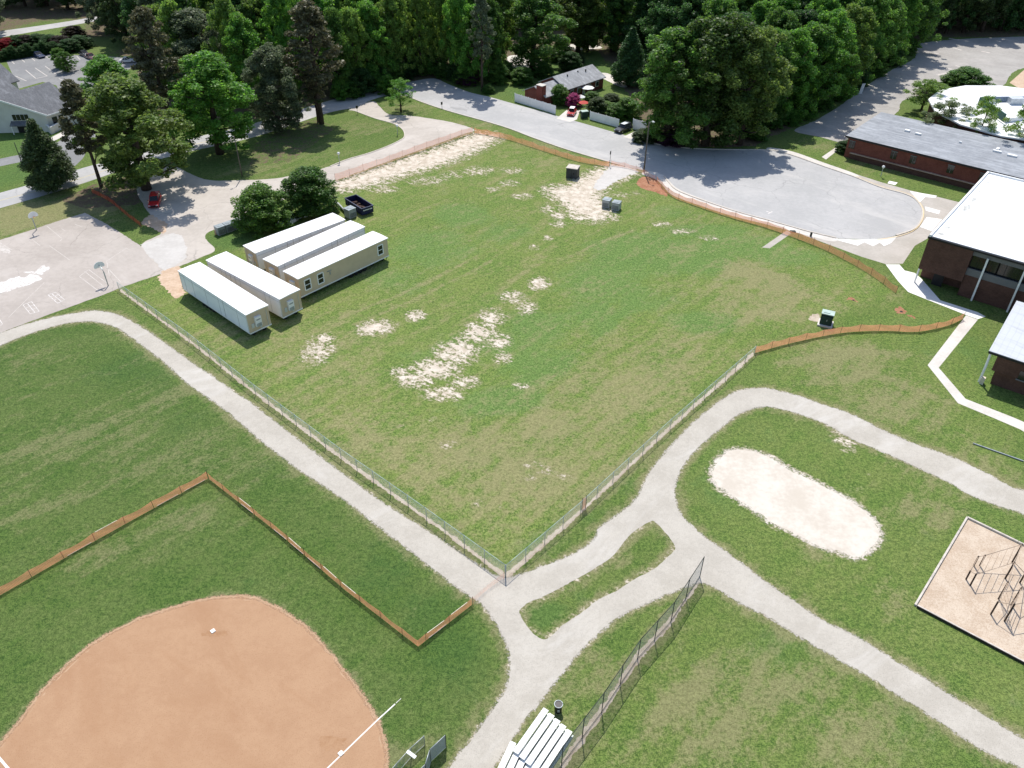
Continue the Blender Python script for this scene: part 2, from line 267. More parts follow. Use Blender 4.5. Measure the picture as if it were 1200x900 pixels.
# ------------------------------------------------------------------ mesh builder
class MB:
    def __init__(s): s.v = []; s.f = []; s.m = []
    def add(s, vs, fs, mi=0):
        o = len(s.v); s.v += [tuple(v) for v in vs]; s.f += [tuple(i + o for i in f) for f in fs]; s.m += [mi] * len(fs)
    def box(s, c, d, rz=0, mi=0, tilt=None):
        x, y, z = d[0] / 2, d[1] / 2, d[2] / 2
        vs = [Vector((i * x, j * y, k * z)) for k in (-1, 1) for i, j in ((-1, -1), (1, -1), (1, 1), (-1, 1))]
        m = Matrix.Rotation(rz, 3, 'Z')
        if tilt: m = m @ Matrix.Rotation(tilt[1], 3, tilt[0])
        s.add([m @ v + Vector(c) for v in vs], [(3, 2, 1, 0), (4, 5, 6, 7), (0, 1, 5, 4), (1, 2, 6, 5), (2, 3, 7, 6), (3, 0, 4, 7)], mi)
    def bar(s, a, b, wd, ht=None, mi=0):
        a, b = Vector(a), Vector(b); d = (b - a); L = d.length
        if L < 1e-6: return
        d /= L; up = Vector((0, 0, 1)) if abs(d.z) < .95 else Vector((1, 0, 0))
        r = d.cross(up).normalized(); u = r.cross(d); ht = ht or wd
        vs = [p + r * (i * wd / 2) + u * (j * ht / 2) for p in (a, b) for i, j in ((-1, -1), (1, -1), (1, 1), (-1, 1))]
        s.add(vs, [(3, 2, 1, 0), (4, 5, 6, 7), (0, 1, 5, 4), (1, 2, 6, 5), (2, 3, 7, 6), (3, 0, 4, 7)], mi)
    def tube(s, pts, rad, n=8, mi=0, caps=True):
        pts = [Vector(p) for p in pts]; rads = rad if isinstance(rad, (list, tuple)) else [rad] * len(pts)
        vs = []; fs = []
        for i, p in enumerate(pts):
            d = (pts[min(i + 1, len(pts) - 1)] - pts[max(i - 1, 0)]).normalized()
            up = Vector((0, 0, 1)) if abs(d.z) < .95 else Vector((1, 0, 0)); r = d.cross(up).normalized(); u = r.cross(d)
            for k in range(n):
                a = 2 * math.pi * k / n; vs.append(p + (r * math.cos(a) + u * math.sin(a)) * rads[i])
        for i in range(len(pts) - 1):
            for k in range(n):
                fs.append((i * n + k, i * n + (k + 1) % n, (i + 1) * n + (k + 1) % n, (i + 1) * n + k))
        if caps: fs += [tuple(range(n))[::-1], tuple((len(pts) - 1) * n + k for k in range(n))]
        s.add(vs, fs, mi)
    def prism(s, poly, z0, z1, mi=0):
        n = len(poly); vs = [(p[0], p[1], z0) for p in poly] + [(p[0], p[1], z1) for p in poly]
        s.add(vs, [tuple(range(n))[::-1], tuple(range(n, 2 * n))] + [(i, (i + 1) % n, n + (i + 1) % n, n + i) for i in range(n)], mi)
    def quad(s, a, b, c, d, mi=0): s.add([a, b, c, d], [(0, 1, 2, 3)], mi)
    def build(s, name, mat, parent=None, smooth=False, bevel=0, fix=True):
        me = bpy.data.meshes.new(name); me.from_pydata(s.v, [], s.f)
        for mm in (mat if isinstance(mat, (list, tuple)) else [mat]): me.materials.append(mm)
        if any(s.m): me.polygons.foreach_set('material_index', s.m)
        if fix or bevel:
            bm = bmesh.new(); bm.from_mesh(me)
            if bevel: bmesh.ops.bevel(bm, geom=list(bm.edges), offset=bevel, segments=2, affect='EDGES', clamp_overlap=True)
            bmesh.ops.recalc_face_normals(bm, faces=list(bm.faces)); bm.to_mesh(me); bm.free()
        if smooth: me.polygons.foreach_set('use_smooth', [True] * len(me.polygons))
        o = bpy.data.objects.new(name, me); col.objects.link(o)
        if parent: o.parent = parent
        return o

def tag(o, label=None, cat=None, group=None, kind=None):
    if label: o['label'] = label
    if cat: o['category'] = cat
    if group: o['group'] = group
    if kind: o['kind'] = kind
    return o
def thing(name, label, cat, loc=(0, 0, 0), rz=0, group=None):
    o = bpy.data.objects.new(name, None); col.objects.link(o); o.location = loc; o.rotation_euler = (0, 0, rz); o.empty_display_size = .3
    return tag(o, label, cat, group)
KIDS = {}
def dup(root, loc, rz=0, label=None, group=None, scale=None, color=None):
    r = root.copy(); col.objects.link(r); r.location = loc; r.rotation_euler = (0, 0, rz)
    if label: r['label'] = label
    if group: r['group'] = group
    if scale: r.scale = scale
    for ch in list(root.children):
        c = ch.copy(); col.objects.link(c); c.parent = r
        if color: c.color = color
        for g2 in ch.children:
            d = g2.copy(); col.objects.link(d); d.parent = c
    return r

# ------------------------------------------------------------------ sheets of ground
def catmull(pts, closed=True, n=6):
    out = []; L = len(pts)
    for i in range(L if closed else L - 1):
        p0, p1, p2, p3 = (pts[(i - 1) % L] if closed or i > 0 else pts[0]), pts[i], pts[(i + 1) % L], (pts[(i + 2) % L] if closed or i + 2 < L else pts[-1])
        for k in range(n):
            t = k / n
            out.append(.5 * ((2 * p1) + (p2 - p0) * t + (2 * p0 - 5 * p1 + 4 * p2 - p3) * t * t + (3 * p1 - p0 - 3 * p2 + p3) * t ** 3))
    if not closed: out.append(pts[-1])
    return out
def resample(pts, step, closed=True):
    out = []; L = len(pts)
    for i in range(L if closed else L - 1):
        a, b = pts[i], pts[(i + 1) % L]; n = max(1, int((b - a).length / step))
        out += [a.lerp(b, k / n) for k in range(n)]
    if not closed: out.append(pts[-1])
    return out
def ragged(pts, amp, step):
    pts = resample(pts, step); o = []; L = len(pts)
    for i, p in enumerate(pts):
        d = (pts[(i + 1) % L] - pts[i - 1]); nn = Vector((-d.y, d.x, 0))
        if nn.length < 1e-6: o.append(p); continue
        nn.normalize(); q = Vector((p.x, p.y, 0))
        k = noise.noise(q * .3) * .8 + noise.noise(q * 1.1) * .7 + noise.noise(q * 3.1) * .9 + noise.noise(q * 7.3) * .9
        o.append(p + nn * k * amp)
    return o
def outline(px, smooth=True, amp=0, step=.35):
    pts = [at(*p) for p in px]
    if smooth: pts = catmull(pts)
    if amp: pts = ragged(pts, amp, step)
    return pts
def sheet(name, px, z, mat, holes=(), smooth=True, amp=0, step=.35, kind='structure'):
    polys = [outline(px, smooth, amp, step)] + [outline(h, smooth, amp, step) for h in holes]
    flat = [p for q in polys for p in q]
    tris = tessellate_polygon([[Vector((p.x, p.y, 0)) for p in q] for q in polys])
    b = MB(); b.add([(p.x, p.y, z) for p in flat], [tuple(t) for t in tris])
    me = bpy.data.meshes.new(name); me.from_pydata(b.v, [], b.f); me.materials.append(mat)
    bm = bmesh.new(); bm.from_mesh(me)
    for f in bm.faces:
        if f.normal.z < 0: f.normal_flip()
    bm.to_mesh(me); bm.free()
    o = bpy.data.objects.new(name, me); col.objects.link(o)
    if kind: o['kind'] = kind
    return o
def strip_geo(b, pts, wd, z0, z1, closed=False, off=0):
    L = len(pts); vs = []; fs = []
    for i, p in enumerate(pts):
        d = (pts[(i + 1) % L] if closed or i + 1 < L else p) - (pts[i - 1] if closed or i > 0 else p); nn = Vector((-d.y, d.x, 0)).normalized()
        for k, z in ((off - wd / 2, z0), (off - wd / 2, z1), (off + wd / 2, z1), (off + wd / 2, z0)): q = p + nn * k; vs.append((q.x, q.y, z))
    for i in range(L if closed else L - 1):
        j = (i + 1) % L
        for k in range(3): fs.append((i * 4 + k, j * 4 + k, j * 4 + k + 1, i * 4 + k + 1))
    b.add(vs, fs)
def kerb(name, px, wd=.3, h=.13, off=0, mat='kerb', smooth=True):
    pts = [at(*p) for p in px]
    if smooth: pts = catmull(pts, False, 5)
    b = MB(); strip_geo(b, pts, wd, 0, h, off=off); return tag(b.build(name, M[mat]), kind='structure')

def feather(name, px, mat, win, wout, z, step=.4):
    pts = resample(catmull([at(*p) for p in px]), step); L = len(pts); A = sum(pts[i].x * pts[(i + 1) % L].y - pts[(i + 1) % L].x * pts[i].y for i in range(L)); sg = -1 if A > 0 else 1
    vs = []; fs = []; e = []
    for i, p in enumerate(pts):
        d = pts[(i + 2) % L] - pts[i - 2]; n = Vector((-d.y, d.x, 0)).normalized() * sg
        for o_, v in ((-win, 1.), (0, .62), (wout * .5, .38), (wout, 0.)): q = p + n * o_; vs.append((q.x, q.y, z)); e.append(v)
    for i in range(L):
        j = (i + 1) % L
        for k in range(3): fs.append((i * 4 + k, j * 4 + k, j * 4 + k + 1, i * 4 + k + 1))
    me = bpy.data.meshes.new(name); me.from_pydata(vs, [], fs); a = me.attributes.new('edge', 'FLOAT', 'POINT'); a.data.foreach_set('value', np.array(e, np.float32)); me.materials.append(mat)
    bm = bmesh.new(); bm.from_mesh(me)
    for f in bm.faces:
        if f.normal.z < 0: f.normal_flip()
    bm.to_mesh(me); bm.free(); o = bpy.data.objects.new(name, me); col.objects.link(o); o['kind'] = 'structure'
# ---- survey outlines -------------------------------------------------
ROAD = [(-90,262),(-60,243),(0,226),(50,212),(100,196),(160,181),(225,162),(300,144),(382,119),(415,110),(450,103),(480,96),(508,92),(526,99),(550,108),(575,114),(600,121),(650,135),(720,155),(745,162),(775,170),(812,174),(860,175.5),(900,176),(925,181),(962,194),(1000,207),(1030,219),(1062,228),(1075,236),(1081,247),(1079,259),(1070,269),(1050,276),(1025,280),(1000,280),(980,279),(950,272),(925,265),(900,258),(860,247),(810,230),(792,222),(784,214),(778,207),(760,201),(732,195),(700,186),(660,174),(626,162),(600,152),(575,144),(525,130),(495,120),(478,113),(455,112),(436,117),(415,126),(382,133),(300,160),(225,177),(160,194),(100,214),(62,226),(0,244),(-60,261),(-90,275)]
DRIVE = [(410,128),(436,118.5),(444,124),(456,134),(481,135.5),(508,139.5),(532,144),(556,152),(541,158),(500,173),(460,187),(430,198),(392,212),(330,235),(292,253),(265,264),(243,273),(242,281),(252,293),(235,302),(205,314),(190,321),(165,289),(190,272),(178,254),(168,240),(160,222),(165,205),(185,197),(205,195),(222,203),(245,211),(284,211),(330,208),(387,195),(407,187),(431,180),(453,172),(468,165),(474,160),(472,152),(461,145),(440,139),(417,130.5)]
COURT = [(-80,306),(0,281.5),(35.5,270),(71,258),(99.5,249.5),(124,262),(165,288),(190,320.5),(147,335),(117,347),(62,367),(0,390),(-80,421)]
PAD = [(164,287),(184,279),(203,273),(213,276),(219,290),(217,304),(205,312),(192,318),(178,303)]
PATH = [(-70,424),(0,391),(50,375),(100,365.5),(115,365),(140,370),(175,390),(212,417),(260,450),(300,478),(350,517),(400,555),(450,591),(500,622.5),(550,657),(572,671),(592,677),(615,673),(637,664),(662,655),(682,645),(699,631),(702,620),(720,607),(742,590),(752,575),(760,557),(775,537),(790,520),(812,497),(842,472),(862,460),(880,456),(900,456),(937,465),(962,474),(1000,487),(1035,505),(1075,522),(1112,535),(1150,552),(1182,570),(1200,576),(1260,600),(1260,634),(1200,602),(1175,594),(1137,579),(1107,562),(1070,545),(1030,527),(1000,515),(975,500),(950,489),(920,480),(900,476),(882,478),(862,487),(837,507),(812,530),(797,550),(791,565),(790,580),(794,597),(805,612),(825,630),(850,647),(887,675),(900,685),(930,705),(965,729),(1000,745),(1040,770),(1075,791),(1112,815),(1150,837),(1200,869),(1260,909),(1260,960),(1197,900),(1165,885),(1132,865),(1090,837),(1035,802),(982,771),(937,745),(900,722),(875,710),(850,695),(832,685),(817,683),(795,690),(760,705),(725,722),(700,742),(675,767),(657,790),(636,816),(612,846),(596,872),(578,899),(545,960),(490,960),(527,900),(537,887),(562,855),(585,822),(595,805),(599,775),(595,757),(582,730),(565,707),(540,690),(520,675),(500,660),(450,620),(400,582),(350,549),(300,510),(265,480),(222,450),(200,430),(175,410),(140,385),(120,378),(100,376),(75,379),(37,390),(0,404.5),(-70,440)]
ISLE = [(762,611),(769,613),(778,622),(788,635),(791,644),(781,654),(767,666),(743,679),(725,691),(701,703),(680,719),(659,733),(645,746),(636,749),(622,740),(610,721),(610,714),(622,705),(641,697),(673,680),(697,666),(718,652),(729,638),(743,623)]
CLAY = [(-2,874),(20,848),(44,816),(62,796),(80,778),(104,757),(132,740),(168,723),(208,710),(240,702),(262,699),(282,698),(304,702),(332,716),(360,736),(384,762),(408,792),(428,820),(444,848),(452,874),(453,900),(440,950),(300,1010),(100,1010),(-40,960),(-25,905)]
SAND = [(836,549),(850,532),(862,528),(875,528),(900,536),(930,553),(970,573),(1000,590),(1020,606),(1029,621),(1027,634),(1012,649),(1002,652),(985,646),(960,640),(930,624),(905,612),(888,600),(862,583),(848,573),(838,565),(836,557)]
MULCH = [(1072,710),(1133,607),(1290,683),(1290,825)]
BACKLOT = [(931,153),(958,140),(987,122),(1018,99),(1045,82),(1072,68),(1082,50),(1200,43),(1300,45),(1300,90),(1200,80),(1174,102),(1150,103),(1143,99),(1124,94),(1106,99),(1080,112),(1058,118),(1050,133),(1015,152),(996,168),(960,160)]
CHLOT = [(7,70.5),(30,66.5),(62,62),(90,64.5),(140,67),(165,72),(150,82),(128,92),(112,100),(95,108),(72,112),(66,100),(50,96),(22,104),(14,86)]
WALK = [(1038,310),(1054,310),(1060,317),(1072,320),(1080,327),(1102,352),(1146,366),(1155,371),(1146,374),(1131.7,369),(1081,349),(1064,342),(1052,329)]
WALK2 = [(1132,369.6),(1146,374.5),(1100,431),(1131.7,467.5),(1187,489),(1240,512),(1240,530),(1195,503),(1167,491),(1122.5,472.5),(1087,428)]
PLAZA = [(900,258.5),(925,265.5),(950,272.5),(980,279.5),(1000,280.5),(1025,280.5),(1050,276.5),(1070,269.5),(1079,259.5),(1081.5,247),(1075,236),(1062,228),(1030,219),(1000,207),(1003,204),(1034,214),(1066,223),(1100,231),(1140,241),(1110,262),(1095,275),(1072,288),(1058,309),(1038,309.5),(1010,301),(975,288),(940,275),(905,263.5)]
FILL = [(714,194),(735,195.5),(748,201),(722,212),(706,223),(706,236),(712,248),(717,255),(700,259),(690,257),(678,257),(668,248),(660,240),(640,224),(645,219),(668,218),(676,210),(690,203)]
SPUR = [(390,214),(430,200),(480,184),(520,171),(556,156),(578,157),(586,161),(560,176),(535,187),(505,197),(470,206),(440,216),(410,222),(394,224)]
APRON = [(893,290),(922,270),(928,273),(902,291)]

# ground sheet with a field of wear
def axis(lo, hi, f0, f1, fine, coarse):
    v = [lo]
    while v[-1] < hi: v.append(v[-1] + (fine if f0 <= v[-1] < f1 else coarse))
    return np.array(v)
xs = np.concatenate([np.arange(-1500, -240, 60), np.arange(-240, -95, 3), np.arange(-95, 95, .6), np.arange(95, 240, 3), np.arange(240, 1501, 60)])
ys = np.concatenate([np.arange(-300, 10, 15), np.arange(10, 30, 2), np.arange(30, 205, .6), np.arange(205, 380, 2.2), np.arange(380, 2400, 60)])
X, Y = np.meshgrid(xs, ys); nx, ny = len(xs), len(ys)
fld = np.zeros((ny, nx, 4), np.float32)
def blob(ch, px, rx, ry, amt, rot=0, soft=1.0, top=False):
    p = at(*px); sl = math.sqrt(p.x ** 2 + p.y ** 2 + CH ** 2); k = sl / F
    ax, ay = rx * k, ry * k * sl / CH
    dx, dy = X - p.x, Y - p.y; a = R(rot); u = dx * math.cos(a) + dy * math.sin(a); v = -dx * math.sin(a) + dy * math.cos(a)
    d = np.sqrt((u / ax) ** 2 + (v / ay) ** 2); w_ = amt * np.clip(1.35 - d, 0, 1) if soft else amt * (d < 1)
    if amt > 0: fld[..., ch] = np.maximum(fld[..., ch], w_)
    else: fld[..., ch] += w_
def inside(poly):
    res = np.zeros(X.shape, bool); n = len(poly); j = n - 1
    for i in range(n):
        xi, yi, xj, yj = poly[i].x, poly[i].y, poly[j].x, poly[j].y
        if abs(yj - yi) > 1e-9: res ^= ((yi > Y) != (yj > Y)) & (X < (xj - xi) * (Y - yi) / (yj - yi) + xi)
        j = i
    return res
def near_line(px, wd, smooth=False, closed=False):
    pts = [at(*p) for p in px]; d = np.full(X.shape, 1e9)
    for i in range(len(pts) if closed else len(pts) - 1):
        a, b = pts[i], pts[(i + 1) % len(pts)]; ux, uy = b.x - a.x, b.y - a.y; L2 = ux * ux + uy * uy + 1e-9
        t = np.clip(((X - a.x) * ux + (Y - a.y) * uy) / L2, 0, 1); d = np.minimum(d, np.hypot(X - a.x - t * ux, Y - a.y - t * uy))
    return np.clip(1.2 - d / wd, 0, 1)
fld[..., 1] = -.02; fld[..., 2] = .16
FIELD = [(140,335),(592,668),(884,410),(1060,345),(1040,325),(900,268),(780,225),(720,200),(590,160),(395,225),(260,300)]
inf = inside([at(*p) for p in FIELD])
fld[..., 1] += np.where(inf, .3, 0); fld[..., 2] += np.where(inf, -.1, 0)
# sandy scars of the building field
for a in [((372,410),22,20,.6),((380,398),12,9,.7),((441,384),24,10,.78),((487,370),13,7,.75),((632,332),14,8,.85),((600,348),16,8,.55),((618,360),14,10,.5),((575,372),18,12,.6),((560,390),22,14,.7),((585,400),16,10,.6),((535,412),30,16,.72),((510,432),32,14,.75),((485,445),24,10,.72),((520,462),28,9,.68),((545,448),20,9,.55),((610,452),14,6,.42),((590,420),12,8,.5),((470,436),16,9,.55),
          ((642,279),8,4,.6),((656,262),14,5,.55),((625,290),10,5,.4),((612,230),16,5,.5),((596,215),16,5,.5),((578,222),12,4,.45),((560,200),22,7,.52),((600,200),20,5,.45),((530,205),20,6,.42),((500,212),28,6,.5),((450,222),22,5,.55),((640,245),10,8,.5),((655,252),14,6,.6),((775,263),16,4,.52),((800,271),18,4,.5),((830,279),18,4,.4),((727,228),14,4,.4),((745,226),8,3,.4),
          ((640,551),14,6,.42),((620,560),12,5,.38),((525,521),12,7,.48),((470,500),8,3,.36),((560,590),8,6,.38),((585,594),6,5,.36),((505,492),10,6,.3),((1030,298),4,3,.1),((990,518),14,12,.62),((978,508),10,6,.45),((625,545),16,6,.35),((945,590),20,8,.2),((660,560),20,8,.25),((672,470),12,5,.2),((632,478),12,5,.2),((230,322),10,4,.3),((1003,572),20,8,.2),((1018,556),6,4,.2)]: blob(0, a[0], a[1] * .92, a[2] * .92, a[3] * .9)
for a in [((640,560),110,60,.32),((560,520),90,40,.3),((730,460),90,40,.3),((640,500),60,30,.35),((420,440),60,30,.25),((350,480),70,30,.2),((250,400),60,40,.3),((1000,340),60,30,.2),((900,330),40,20,.35),((850,310),30,10,.4),((870,320),40,8,.45),((930,370),40,12,.4),((980,420),60,25,.3),((1040,480),60,30,.3),((1120,560),60,25,.45),((1090,600),60,20,.4),((1050,700),50,30,.25),((960,640),30,20,.4),
          ((1000,850),80,40,.25),((820,830),60,50,.25),((900,800),60,30,.25),((700,790),50,30,.3),((690,770),30,20,.45),((660,800),30,20,.4),((650,850),30,20,.4),((100,520),120,40,.28),((250,540),80,30,.28),((130,640),80,30,.25),((40,560),60,40,.25),((220,610),60,20,.3),((40,420),60,20,.25),((190,460),60,30,.2),((20,255),60,20,.6),((100,240),60,14,.6),((55,260),70,10,.6),((190,262),24,8,.4),((470,128),60,10,.35),((560,145),60,8,.35),((640,170),60,8,.35),((430,150),40,14,.3),((350,180),80,20,.25),((300,195),60,12,.35),((640,645),40,20,.15),((720,660),40,10,.35),((1060,195),80,10,.35),((960,170),30,8,.35),((700,640),30,12,.2),((470,610),40,20,.1),((700,240),30,16,.3),((800,290),60,10,.3),((640,190),60,8,.35),((470,885),30,14,.55),((500,870),20,10,.4)]: blob(1, a[0], a[1], a[2], a[3] * 1.5)
for a in [((560,400),70,24,.35),((620,380),50,20,.45),((500,420),60,14,.3),((600,470),50,18,.45),((640,430),60,20,.35),((540,250),30,14,.5),((500,290),60,24,.3),((460,330),50,16,.35),((600,270),40,16,.25),((740,290),60,24,.5),((800,300),60,20,.5),((700,330),60,24,.35),((830,270),60,10,.5),((880,285),50,10,.6),((920,300),50,12,.55),((820,375),50,14,.5),((790,250),40,10,.35),((700,370),40,20,.3),((1090,400),60,40,.2),((900,550),80,40,.2),((850,560),50,50,.3),((1150,420),30,30,.35),((220,470),80,40,.25),((160,430),70,30,.35),((330,560),80,40,.2),((470,650),60,40,.35),((520,740),60,60,.45),((440,700),60,40,.35),((560,700),30,30,.3),((930,760),60,40,.3),((1080,850),60,40,.25),((640,640),40,20,.35),((640,720),30,16,.5),((690,700),24,12,.3),((700,605),40,16,.3),((730,570),30,20,.3),((700,240),30,10,.2),((760,350),60,20,.3),((150,290),30,10,.2),((270,280),30,14,.5),((30,165),40,16,.5),((10,205),30,12,.5),((680,85),40,16,.6),((620,110),40,12,.4),((430,160),40,14,.2)]: blob(2, a[0], a[1], a[2], a[3] * 1.7)
# worn verge beside paths, clay and drives; bare strip under the chain-link
for q_ in (PATH, ISLE):
    v = near_line(q_, 1.5, closed=True); fld[..., 1] = np.maximum(fld[..., 1], v * .75); v = near_line(q_, .7, closed=True); fld[..., 0] = np.maximum(fld[..., 0], v * .3)
v = near_line([(140,338),(300,462),(450,572),(592,675),(740,545),(884,413)], 1.0); fld[..., 1] = np.maximum(fld[..., 1], v * .6)
v = near_line(SAND, 1.2, closed=True); fld[..., 0] = np.maximum(fld[..., 0], v * .42)
v = near_line(CLAY, .8, closed=True); fld[..., 1] = np.maximum(fld[..., 1], v * .7)
for q_, w_ in ((SPUR, 3.0), (FILL, 2.6)):
    v = near_line(q_, w_, closed=True); k_ = inside([at(*p) for p in q_]); fld[..., 0] = np.maximum(fld[..., 0], np.where(k_, np.clip(1.05 - .45 * v, 0, 1.05), v * .42))
v = near_line([(820,680),(700,840),(658,900)], 1.2); fld[..., 1] = np.maximum(fld[..., 1], v * .75)
v = near_line([(620,168),(660,180),(700,190),(716,196)], 1.6); fld[..., 1] = np.maximum(fld[..., 1], v * .7)
# wood floor: litter under the trees
for poly, amt in (([(-100,120),(-100,-60),(1400,-60),(1400,40),(1080,45),(1010,100),(930,150),(885,168),(760,160),(735,110),(700,60),(610,66),(560,95),(520,96),(450,102),(300,140),(180,150),(150,66),(60,56),(0,64)], .62), ([(290,195),(300,165),(370,137),(395,150),(340,190)], .45), ([(70,235),(110,215),(200,195),(200,215),(160,240),(100,245)], .6), ([(740,160),(900,160),(885,172),(790,172)], .75)):
    fld[..., 3] = np.maximum(fld[..., 3], np.where(inside([at(*p) for p in poly]), amt, 0))
def soft_poly(ch, poly, amt, wd=4):
    pts = [at(*p) for p in poly]; k = inside(pts); e = near_line(poly, wd, closed=True); fld[..., ch] += amt * np.where(k, 1 - .5 * np.clip(e, 0, 1), .5 * np.clip(e, 0, 1))
soft_poly(2, [(500,500),(560,440),(640,360),(700,290),(820,268),(890,290),(870,325),(760,335),(700,385),(650,430),(590,478)], .34, 2.5)
soft_poly(2, [(535,492),(560,470),(600,455),(690,395),(740,350),(752,356),(700,405),(610,468),(565,490)], .4, 1)
soft_poly(2, [(800,384),(850,372),(884,392),(850,405)], .4, 2); soft_poly(2, [(420,300),(520,230),(600,240),(600,290),(480,340)], .25, 4)
soft_poly(1, [(300,470),(440,492),(560,502),(640,452),(720,405),(790,385),(850,412),(740,530),(592,650),(450,560)], .26, 3)
soft_poly(1, [(820,338),(890,306),(960,345),(905,382),(840,372)], .3, 2); soft_poly(1, [(270,385),(370,340),(420,380),(440,440),(360,480)], .2, 3)
soft_poly(1, [(884,414),(1000,392),(1080,395),(1100,440),(1160,490),(1200,540),(1200,570),(1040,500),(950,465)], .22, 3); soft_poly(1, [(620,640),(720,540),(800,460),(812,470),(740,560),(650,640)], .18, 1.5)
for ln, wd_, am in (([(560,300),(470,345),(400,372)], .55, .34), ([(575,306),(485,352),(415,380)], .55, .34), ([(930,345),(850,385),(800,400)], .6, .3), ([(990,360),(930,330),(860,300)], .6, .34), ([(985,366),(925,336),(855,306)], .6, .34), ([(640,300),(600,330),(540,380)], .6, .3), ([(650,310),(700,285),(760,265)], .6, .3), ([(380,480),(440,530),(520,590)], .55, .3), ([(395,474),(455,524),(535,583)], .55, .3), ([(840,470),(760,540),(660,620)], .6, .3),
        ([(-20,478),(110,440),(215,405)], 1.8, .3), ([(-20,548),(120,498),(260,440)], 1.8, .32), ([(-20,622),(150,560),(300,480)], 1.8, .3), ([(60,680),(250,590),(420,520)], 1.8, .22), ([(720,880),(860,770),(930,740)], 1.6, .25), ([(800,900),(930,800),(1010,770)], 1.6, .25), ([(960,900),(1040,840),(1090,820)], 1.6, .22), ([(900,430),(1000,410),(1100,420)], 1.2, .3), ([(930,450),(1030,440),(1110,470)], 1.2, .3)):
    fld[..., 1] += am * near_line(ln, wd_)
soft_poly(1, [(660,860),(820,690),(1000,800),(1150,900),(1200,960),(640,960)], .2, 3)
soft_poly(0, [(455,455),(520,395),(600,335),(650,325),(645,350),(600,420),(540,478),(500,478)], .1, 2); soft_poly(0, [(350,420),(420,375),(500,365),(500,378),(440,400),(390,425)], .1, 2)
fld[..., 3] = np.where((Y > 330) & (fld[..., 3] < .62), .62, fld[..., 3])
for px in ((55,35),(40,45),(110,55),(690,80),(640,100)): blob(3, px, 30, 8, -.62)
fld = np.clip(fld, 0, 1)
zone = np.full(X.shape, .45)
def soft_zone(poly, val, wd=3):
    pts = [at(*p) for p in poly]; k = inside(pts); e = near_line(poly, wd, closed=True); f = np.where(k, 1 - .5 * e, .5 * e); zone[...] = zone * (1 - f) + val * f
soft_zone(FIELD, 1.0, 1.5)
soft_zone([(-200,480),(0,391),(115,366),(222,450),(540,690),(600,780),(540,900),(500,1000),(-300,1000)], .1, 2)
soft_zone([(884,410),(1060,345),(1130,372),(1200,500),(1200,576),(960,474),(880,456)], .75, 3)
soft_zone([(800,530),(880,478),(1000,515),(1200,600),(1300,700),(1300,930),(1200,868),(830,630)], .68, 2)
soft_zone([(640,850),(820,690),(1000,790),(1200,905),(1260,1000),(600,1000)], .6, 3)
soft_zone([(-80,300),(0,245),(110,215),(165,260),(100,250),(0,282)], .8, 2)
soft_zone([(480,110),(620,160),(745,200),(720,205),(590,165),(520,142)], .8, 2)
soft_zone([(900,165),(990,175),(1140,222),(1140,240),(1000,207),(925,180)], .7, 2)
me = bpy.data.meshes.new('ground')
vv = np.stack([X, Y, np.zeros_like(X)], -1).reshape(-1, 3)
ii = (np.arange(ny - 1)[:, None] * nx + np.arange(nx - 1)[None]).reshape(-1)
ff = np.stack([ii, ii + 1, ii + 1 + nx, ii + nx], -1)
me.vertices.add(len(vv)); me.vertices.foreach_set('co', vv.ravel().astype(np.float32))
me.loops.add(ff.size); me.loops.foreach_set('vertex_index', ff.ravel().astype(np.int32))
me.polygons.add(len(ff)); me.polygons.foreach_set('loop_start', np.arange(0, ff.size, 4, dtype=np.int32))
me.update(); za = me.attributes.new('zone', 'FLOAT', 'POINT'); za.data.foreach_set('value', zone.reshape(-1).astype(np.float32)); ca = me.color_attributes.new('field', 'FLOAT_COLOR', 'POINT'); ca.data.foreach_set('color', fld.reshape(-1))
me.materials.append(M['grass']); o = bpy.data.objects.new('ground', me); col.objects.link(o); tag(o, kind='structure')

Z = .004
sheet('road', ROAD, Z * 3, M['asphalt'])
sheet('driveway', DRIVE, Z * 2, M['lot'], amp=.12, step=.6)
sheet('court_surface', COURT, Z * 4, M['court'], smooth=False, amp=.1, step=.5)
sheet('concrete_pad', PAD, Z * 5, M['pale_lot'], smooth=False, amp=.25, step=.4)
sheet('gravel_path', PATH, Z * 3, M['gravel'], holes=[ISLE], amp=.05, step=.3)
feather('gravel_verge', PATH, fade('gravel', 'gravel_edge_mat'), .02, .5, .0085); feather('gravel_verge', ISLE[::-1], fade('gravel', 'gravel_edge_mat'), .75, .02, .0085) if False else None
sheet('infield', CLAY, Z * 2, M['clay_lip'], amp=.06, step=.3); feather('infield_edge', CLAY, fade('clay_lip', 'clay_edge_mat', .8), .02, .5, .006)
sheet('infield', [(220 + (x - 220) * .982, 905 + (y - 905) * .982) for x, y in CLAY], Z * 2.6, M['clay'], amp=.2, step=.3); feather('infield_skin', [(220 + (x - 220) * .982, 905 + (y - 905) * .982) for x, y in CLAY], fade('clay', 'clay_skin_mat', .8), .02, .55, Z * 2.3)
sheet('sand_bed', SAND, Z * 2, M['sand'], amp=.1, step=.3); feather('sand_edge', SAND, fade('sand', 'sand_edge_mat', 1.1), .02, 1.0, .006)
sheet('mulch_bed', MULCH, Z * 2, M['mulch'], smooth=False)
sheet('back_lot', BACKLOT, Z * 2, M['old_asphalt'], amp=.2, step=.8)
sheet('church_lot', CHLOT, Z * 2, M['parking'], smooth=False)
sheet('plaza', PLAZA, Z * 2, M['plaza'], smooth=False)
sheet('sidewalk', WALK, Z * 4, M['new_concrete'], smooth=False)
sheet('footpath', WALK2, Z * 3, M['concrete'], smooth=False)
sheet('drive_stub', [(715,194.5),(735,196),(747,201),(722,212),(709,221),(697,222),(700,212)], Z * 2, M['pale_lot'], amp=.5, step=.2)
